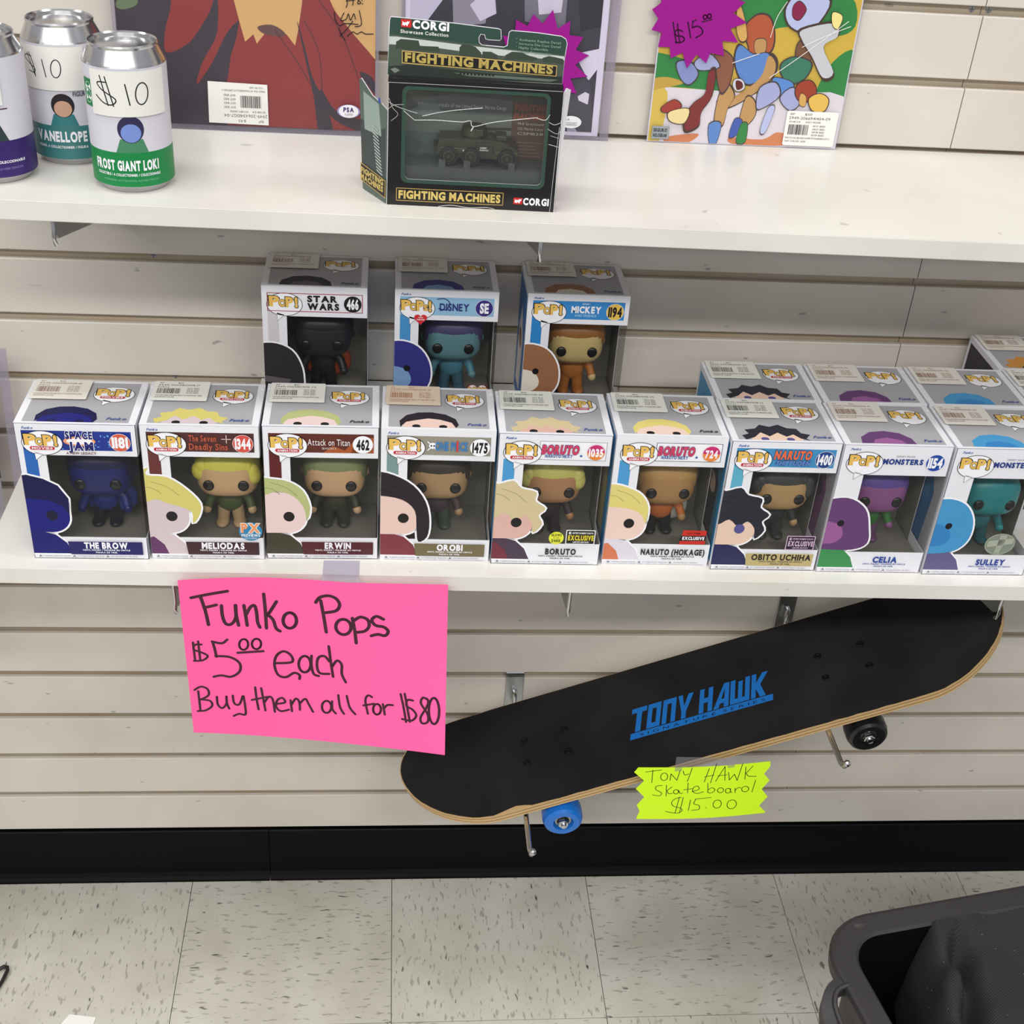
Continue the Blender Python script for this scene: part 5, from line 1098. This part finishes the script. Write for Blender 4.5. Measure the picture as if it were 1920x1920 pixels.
hq([(288, 245), (880, 318), (1060, 345), (1515, 400), (1490, 632), (292, 545)], (70, 82, 70)); hq([(288, 262), (330, 262), (760, 320), (1510, 408), (1512, 440), (900, 392), (500, 330), (288, 320)], (190, 196, 192))
for p in ([(330, 300), (360, 280), (470, 290), (480, 330), (600, 335), (610, 375), (330, 350)], [(740, 340), (760, 312), (800, 318), (850, 335), (890, 380), (890, 420), (740, 400)], [(1060, 400), (1110, 370), (1180, 375), (1230, 400), (1300, 420), (1290, 440), (1060, 430)], [(1340, 420), (1390, 405), (1440, 415), (1500, 430), (1500, 470), (1340, 450)], [(900, 370), (960, 372), (1010, 400), (1000, 430), (900, 420)]): hq(p, (54, 66, 54))
hq([(292, 480), (420, 470), (760, 520), (1100, 560), (1490, 575), (1490, 632), (292, 545)], (40, 48, 42)); hq([(300, 500), (330, 490), (360, 510), (330, 530)], (120, 128, 118)); hq([(700, 530), (1040, 560), (1460, 600), (1400, 615), (800, 560)], (96, 108, 98))
for k in range(10): hq([(750 + k * 25 + 8 * math.cos(a), 540 + k * 1.6 + 9 * math.sin(a)) for a in [j * PI / 4 for j in range(8)]], (30, 34, 30))
a_, e_ = Qh(372, 445), Qh(1448, 570); th = math.atan2(-2.2, 134)
def slant(x, y): return (x, y)
L0, R0 = Qh(370, 455), Qh(1442, 570); dx_, dy_ = R0[0] - L0[0], R0[1] - L0[1]
c.up(); c.poly([Qh(368, 362), Qh(1452, 482), Qh(1446, 572), Qh(370, 458)], (196, 166, 98)); c.up(); c.poly([Qh(373, 370), Qh(1446, 489), Qh(1440, 565), Qh(375, 450)], (24, 20, 20))
c.fn = lambda x, y, h: HF(x, y + (x - L0[0]) * (dy_ / dx_), .0006 + h); c.text('FIGHTING MACHINES', L0[0] + 2.5, L0[1] + 1.8, dx_ - 5.5, 7.2, (178, 158, 84), .05)
s_ = Qh(357, 185); c.rect(s_[0], s_[1] - .4, s_[0] + 9, s_[1] + 6.2, (200, 36, 36)); c.up(); c.poly([(p[0] - 118 + s_[0] + .4, p[1] - 6.6 + s_[1]) for p in DOG], WHT); c.text('CORGI', s_[0] + 10, s_[1] - .4, 32, 6.4, WHT, .05); c.text('Showcase Collection', s_[0] - .4, s_[1] - 5.2, 42, 2.8, (210, 216, 208), .028)
s_ = Qh(1140, 238)
for j, t_ in enumerate(('Authentic Replica Detail', 'Intricate Die-Cast Detail', 'Highly Collectible', 'Unique Presentation')): c.text('* ' + t_, s_[0], s_[1] - 1 - j * 3.3, (40, 40, 29, 32)[j], 2.0, (120, 146, 132), .028)
c.obj('header_print', tb)
# torn side flaps
def flap(P3, name, prt, lab):
    b = MB(); o = [Vector(p) for p in P3]; nrm = (o[1] - o[0]).cross(o[-1] - o[0]).normalized() * .0005; n = len(o)
    b.add(o + [p + nrm for p in o], [tuple(range(n))[::-1], tuple(range(n, 2 * n))] + [(i, (i + 1) % n, n + (i + 1) % n, n + i) for i in range(n)], card_w); b.obj(name, tb, label=lab)
    U_ = (o[1] - o[0]).normalized(); V_ = nrm.normalized().cross(U_); V_ = V_ if V_.z > 0 else -V_; outn = nrm.normalized(); outn = outn if outn.y < 0 else -outn
    base = o[0] + (outn * .0005 if outn.dot(nrm) > 0 else Vector()); c = Canvas(lambda x, y, h: base + U_ * (x / 1000) + V_ * (y / 1000) + outn * (h + .0002))
    L2 = [((p - o[0]).dot(U_) * 1000, (p - o[0]).dot(V_) * 1000) for p in o]; prt(c, L2); c.obj(name.replace('flap', 'print'), tb)
def lp(c, L2):
    c.poly(grow(L2, -.4) if True else L2, (88, 104, 98)); c.cb = None
    wv = max(p[0] for p in L2); lo = min(p[0] for p in L2)
    c.poly([(2, 20), (wv * .9, 22), (wv * .95, 66), (wv * .4, 62), (3, 70)], (56, 66, 66)); c.poly([(wv * .2, 60), (wv * .8, 58), (wv * .85, 92), (wv * .3, 88)], (150, 168, 162))
    for k in range(14): c.poly([(wv * (.15 + .012 * k), 24 + k * 3), (wv * (.36 + .012 * k), 26 + k * 3), (wv * (.36 + .012 * k), 27.4 + k * 3), (wv * (.15 + .012 * k), 25.4 + k * 3)], (176, 186, 182))
    c.poly([(wv * .02, 5), (wv * .93, 8), (wv * .93, 25), (wv * .02, 22)], (196, 166, 98)); c.up(); c.poly([(wv * .04, 5.8), (wv * .9, 8.8), (wv * .9, 24), (wv * .04, 21.2)], (26, 24, 22))
    return
def lp2(c, L2):
    lp(c, L2); wv = max(abs(p[0]) for p in L2); f0 = c.fn; c.fn = lambda x, y, h: f0(wv - x, y, h); c.text('FIGHTING', wv * .1, 16, wv * .8, 5, (206, 182, 104), .05); c.text('MACHINES', wv * .1, 9.6, wv * .8, 5, (206, 182, 104), .05)
    c.up(); c.poly(ell(wv * .75, 92, 2.4, 2.4, 14), (60, 84, 170)); c.fn = f0
FD = Vector((-.0245, .0400, 0)).normalized()
flap([tuple(FD * (u / 1000) + Vector((0, 0, v / 1000))) for u, v in ((0, .3), (46, .3), (53, 101), (49, 103), (28, 93), (10, 90), (0, 87))], 'side_flap', lp2, 'splayed left side panel')
def rp(c, L2): c.poly([(p[0] * .55, p[1]) for p in L2], (38, 34, 32))
flap([(w_ + .0002, 0, .0003), (w_ + .0024, .0300, .0003), (w_ + .0060, .0260, .1000), (w_ + .0080, .0180, .1090), (w_ + .0030, .0080, .1130), (w_ + .0004, 0, .1110)], 'torn_flap', rp, 'torn cream right edge')
# toy armoured car
OD = mat('olive_drab', (66, 62, 46), .42); OD2 = mat('olive_dark', (50, 48, 36), .5); RB = mat('toy_rubber', (22, 22, 22), .7)
tc_ = thing('toy_vehicle', 'olive toy armoured car with six wheels inside the black box', 'toy vehicle', (.0480, -.2090, ZU + .0361), (0, 0, -.05))
b = MB(); P = [(-.038, .010), (-.036, .0235), (-.012, .0245), (.012, .0245), (.024, .0225), (.036, .0165), (.038, .011), (.030, .007), (-.034, .007)]
b.prism(P, lambda x, z: (x, -.0125, z), lambda x, z: (x, .0125, z), OD); b.box(-.035, -.004, -.0145, .0145, .0115, .0165, OD, .0006); b.box(-.002, .014, -.0142, .0142, .0085, .0215, OD2, .0006); b.box(.016, .037, -.0145, .0145, .0110, .0150, OD, .0006)
b.box(.016, .026, -.008, .008, .0225, .0275, OD, .001); b.box(-.041, -.037, -.010, .010, .012, .015, OD2); b.obj('hull', tc_)
b = MB(); b.lathe([(.0115, .0245), (.0125, .0270), (.0110, .0335), (.0060, .0345), (0, .0345)], OD, 20, Matrix.Translation((-.004, 0, 0))); b.box(-.004, .004, -.0125, -.0085, .0275, .0335, OD, .0006); tr_ = b.obj('turret', tc_)
b = MB(); b.tube([(.006, 0, .0310), (.030, 0, .0320)], .0011, OD2, 8); b.obj('gun_barrel', tr_)
wb = MB(); wb.lathe([(.0, -.003), (.0035, -.003), (.0045, -.0026), (.0060, -.0020), (.0068, -.0032), (.0083, -.0028), (.0086, 0), (.0083, .0028), (.0, .003)], RB, 22, Matrix.Rotation(PI / 2, 4, 'X') @ Matrix.Scale(-1, 4, (0, 0, 1))); wm_ = wb.mesh('wheel')
hb = MB(); hb.lathe([(0, .0040), (.0018, .0038), (.0022, .0030), (.0055, .0026), (.0060, .0022)], OD2, 16, Matrix.Rotation(PI / 2, 4, 'X')); hm_ = hb.mesh('hub')
for X in (-.0265, -.0065, .0270):
    for Y in (-.0140, .0140):
        w1 = place('wheel', wm_, tc_, loc=(X, Y, .0088)); place('wheel_hub', hm_, w1, rot=(0, 0, 0 if Y < 0 else PI))
c = Canvas(lambda x, y, h: (x / 1000, -.0147 - h, y / 1000))
for X, Y in ((-13, 14), (27, 13)): c.up(); c.poly([(X + (1.7 if k % 2 == 0 else .7) * math.sin(k * PI / 5), Y + (1.7 if k % 2 == 0 else .7) * math.cos(k * PI / 5)) for k in range(10)], WHT)
c.text('USMC', 2, 17, 6, 1.4, WHT, .028); c.text('DUNSFOLD', 1.6, 15, 8, 1.2, WHT, .028); c.obj('markings', tc_, label='white stars and lettering')

# ================================================================ BIN WITH FABRIC
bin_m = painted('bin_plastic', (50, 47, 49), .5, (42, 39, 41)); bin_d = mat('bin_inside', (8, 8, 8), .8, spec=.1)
yaw = math.radians(10.3); ZR = .45
bn = thing('storage_bin', 'black plastic tote bin with looped handle at the lower right', 'bin', (.445, -.474, 0), (0, 0, yaw))
LW, LD = .47, .36
def rr_loop(x0, y0, x1, y1, r, z, n=8): return [(x, y, z) for x, y in rrect(x0, y0, x1, y1, r, n)]
def ringstrip(b, loops, mt, smooth=True):
    n = len(loops[0])
    for i in range(len(loops) - 1): b.add(loops[i] + loops[i + 1], [(k, (k + 1) % n, n + (k + 1) % n, n + k) for k in range(n)], mt, smooth)
b = MB(); L1 = lambda e, z, r: rr_loop(e, -LD + e, LW - e, -e, r, z)
ringstrip(b, [L1(.006, ZR - .020, .062), L1(.000, ZR - .019, .066), L1(-.001, ZR - .006, .066), L1(.001, ZR - .001, .065), L1(.005, ZR, .062), L1(.026, ZR - .001, .042), L1(.029, ZR - .004, .040)], bin_m)
b.obj('rim', bn)
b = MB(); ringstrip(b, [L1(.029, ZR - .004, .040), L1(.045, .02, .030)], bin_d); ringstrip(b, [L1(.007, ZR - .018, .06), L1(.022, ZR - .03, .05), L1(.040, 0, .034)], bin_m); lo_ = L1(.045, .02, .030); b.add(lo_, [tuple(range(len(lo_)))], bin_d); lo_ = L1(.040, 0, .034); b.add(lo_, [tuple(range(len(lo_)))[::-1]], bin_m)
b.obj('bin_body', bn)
# looped handle on the left wall: outline + hole, drooping outward
def hf(x, y, z=0.0): return (x, y, ZR - .010 + z - .10 * max(0, -x) + .004 * math.sin(y * 60))
po = [(.010, -.068), (-.006, -.072), (-.020, -.080), (-.032, -.096), (-.038, -.120), (-.040, -.170), (-.038, -.220), (-.026, -.246), (-.008, -.256), (.010, -.258)]
pi_ = [(.004, -.084), (-.008, -.086), (-.016, -.094), (-.020, -.108), (-.021, -.150), (-.020, -.210), (-.014, -.230), (.000, -.240), (.004, -.240)]
po = smooth(po, 4); pi_ = smooth(pi_, 4)
b = MB(); plate(b, po, pi_[::-1], lambda x, y, h: hf(x, y, .004), bin_m); plate(b, po, pi_[::-1], lambda x, y, h: hf(x, y, -.012), bin_m)
for lp_ in (po, pi_): n = len(lp_); b.add([hf(x, y, .004) for x, y in lp_] + [hf(x, y, -.012) for x, y in lp_], [(k, (k + 1) % n, n + (k + 1) % n, n + k) for k in range(n)], bin_m, True)
b.tube([hf(x + .0, y, .005) for x, y in pi_], .0028, bin_m, 8); b.obj('handle', bn)
fab = fabric_mat(); ft = thing('black_fabric', 'black ribbed fabric bag bunched inside the tote bin', 'fabric', (.445, -.474, 0), (0, 0, yaw))
b = MB(); NU, NV = 70, 46
def edge_u(v):   # left border of the cloth, v = 0 (wall side) .. 1 (near side)
    return .120 - .078 * v ** .8 - .03 * v + .006 * math.sin(v * 9)
for _ in (0,):
    vs = []
    for j in range(NV + 1):
        v = j / NV; y = -.0295 - (LD - .060) * v
        for i in range(NU + 1):
            u = i / NU; eu = edge_u(v); x = eu + (LW - .032 - eu) * u; d = (x - eu)
            z = ZR - .004 + .004 * math.sin(min(1, u * 1.2) * PI) * math.sin(v * PI) - .030 * v
            fold = .020 * math.exp(-((d - .022 - .012 * v) / .012) ** 2) - .046 * math.exp(-((d - .046 - .020 * v) / .011) ** 2) * (1 - v * .3)
            z += fold * (0.35 + .65 * math.sin(min(1, v * 1.3) * PI)) - .13 * math.exp(-d / .007)
            z += .010 * math.sin(v * 26 + d * 40) * math.exp(-((d - .035) / .03) ** 2) + .003 * math.sin(x * 31 + y * 17) + .022 * math.exp(-((v) / .07) ** 2) * math.exp(-((d - .045) / .03) ** 2) + .006 * math.sin(y * 40 + 1) * math.exp(-d / .08)
            vs.append((x, y, min(z, ZR + .004)))
    b.add(vs, [(j * (NU + 1) + i, (j + 1) * (NU + 1) + i, (j + 1) * (NU + 1) + i + 1, j * (NU + 1) + i + 1) for j in range(NV) for i in range(NU)], fab, True)
b.obj('cloth', ft)

# ================================================================ SMALL THINGS ON THE FLOOR
b = MB(); P = [(-.466, -.262), (-.4568, -.2445), (-.420, -.2502), (-.423, -.275), (-.470, -.285)]
b.prism(P, lambda x, y: (x, y, .0003), lambda x, y: (x, y, .0009), mat('paper', (236, 236, 232), .7)); b.obj('paper_scrap', None, label='small white paper scrap on the floor tiles at lower left', cat='paper')
b = MB(); b.tube(smooth3 := [(-.60, -.196, .003), (-.575, -.176, .004), (-.562, -.1665, .005), (-.5575, -.168, .005), (-.5560, -.173, .005), (-.5590, -.190, .004), (-.566, -.215, .003), (-.60, -.24, .003)], .0026, mat('cable', (30, 24, 22), .45), 8)
b.obj('cable', None, label='dark thin cable loop on the floor at the left photo edge', cat='cable')
b = MB(); b.tube([(-.512, -.268, .0022), (-.5085, -.2655, .004), (-.506, -.267, .004), (-.5065, -.272, .003), (-.510, -.280, .0022)], .0011, mat('cable', (30, 24, 22), .45), 6); b.obj('wire_clip', None, label='tiny black bent wire clip left of the paper scrap', cat='clip')
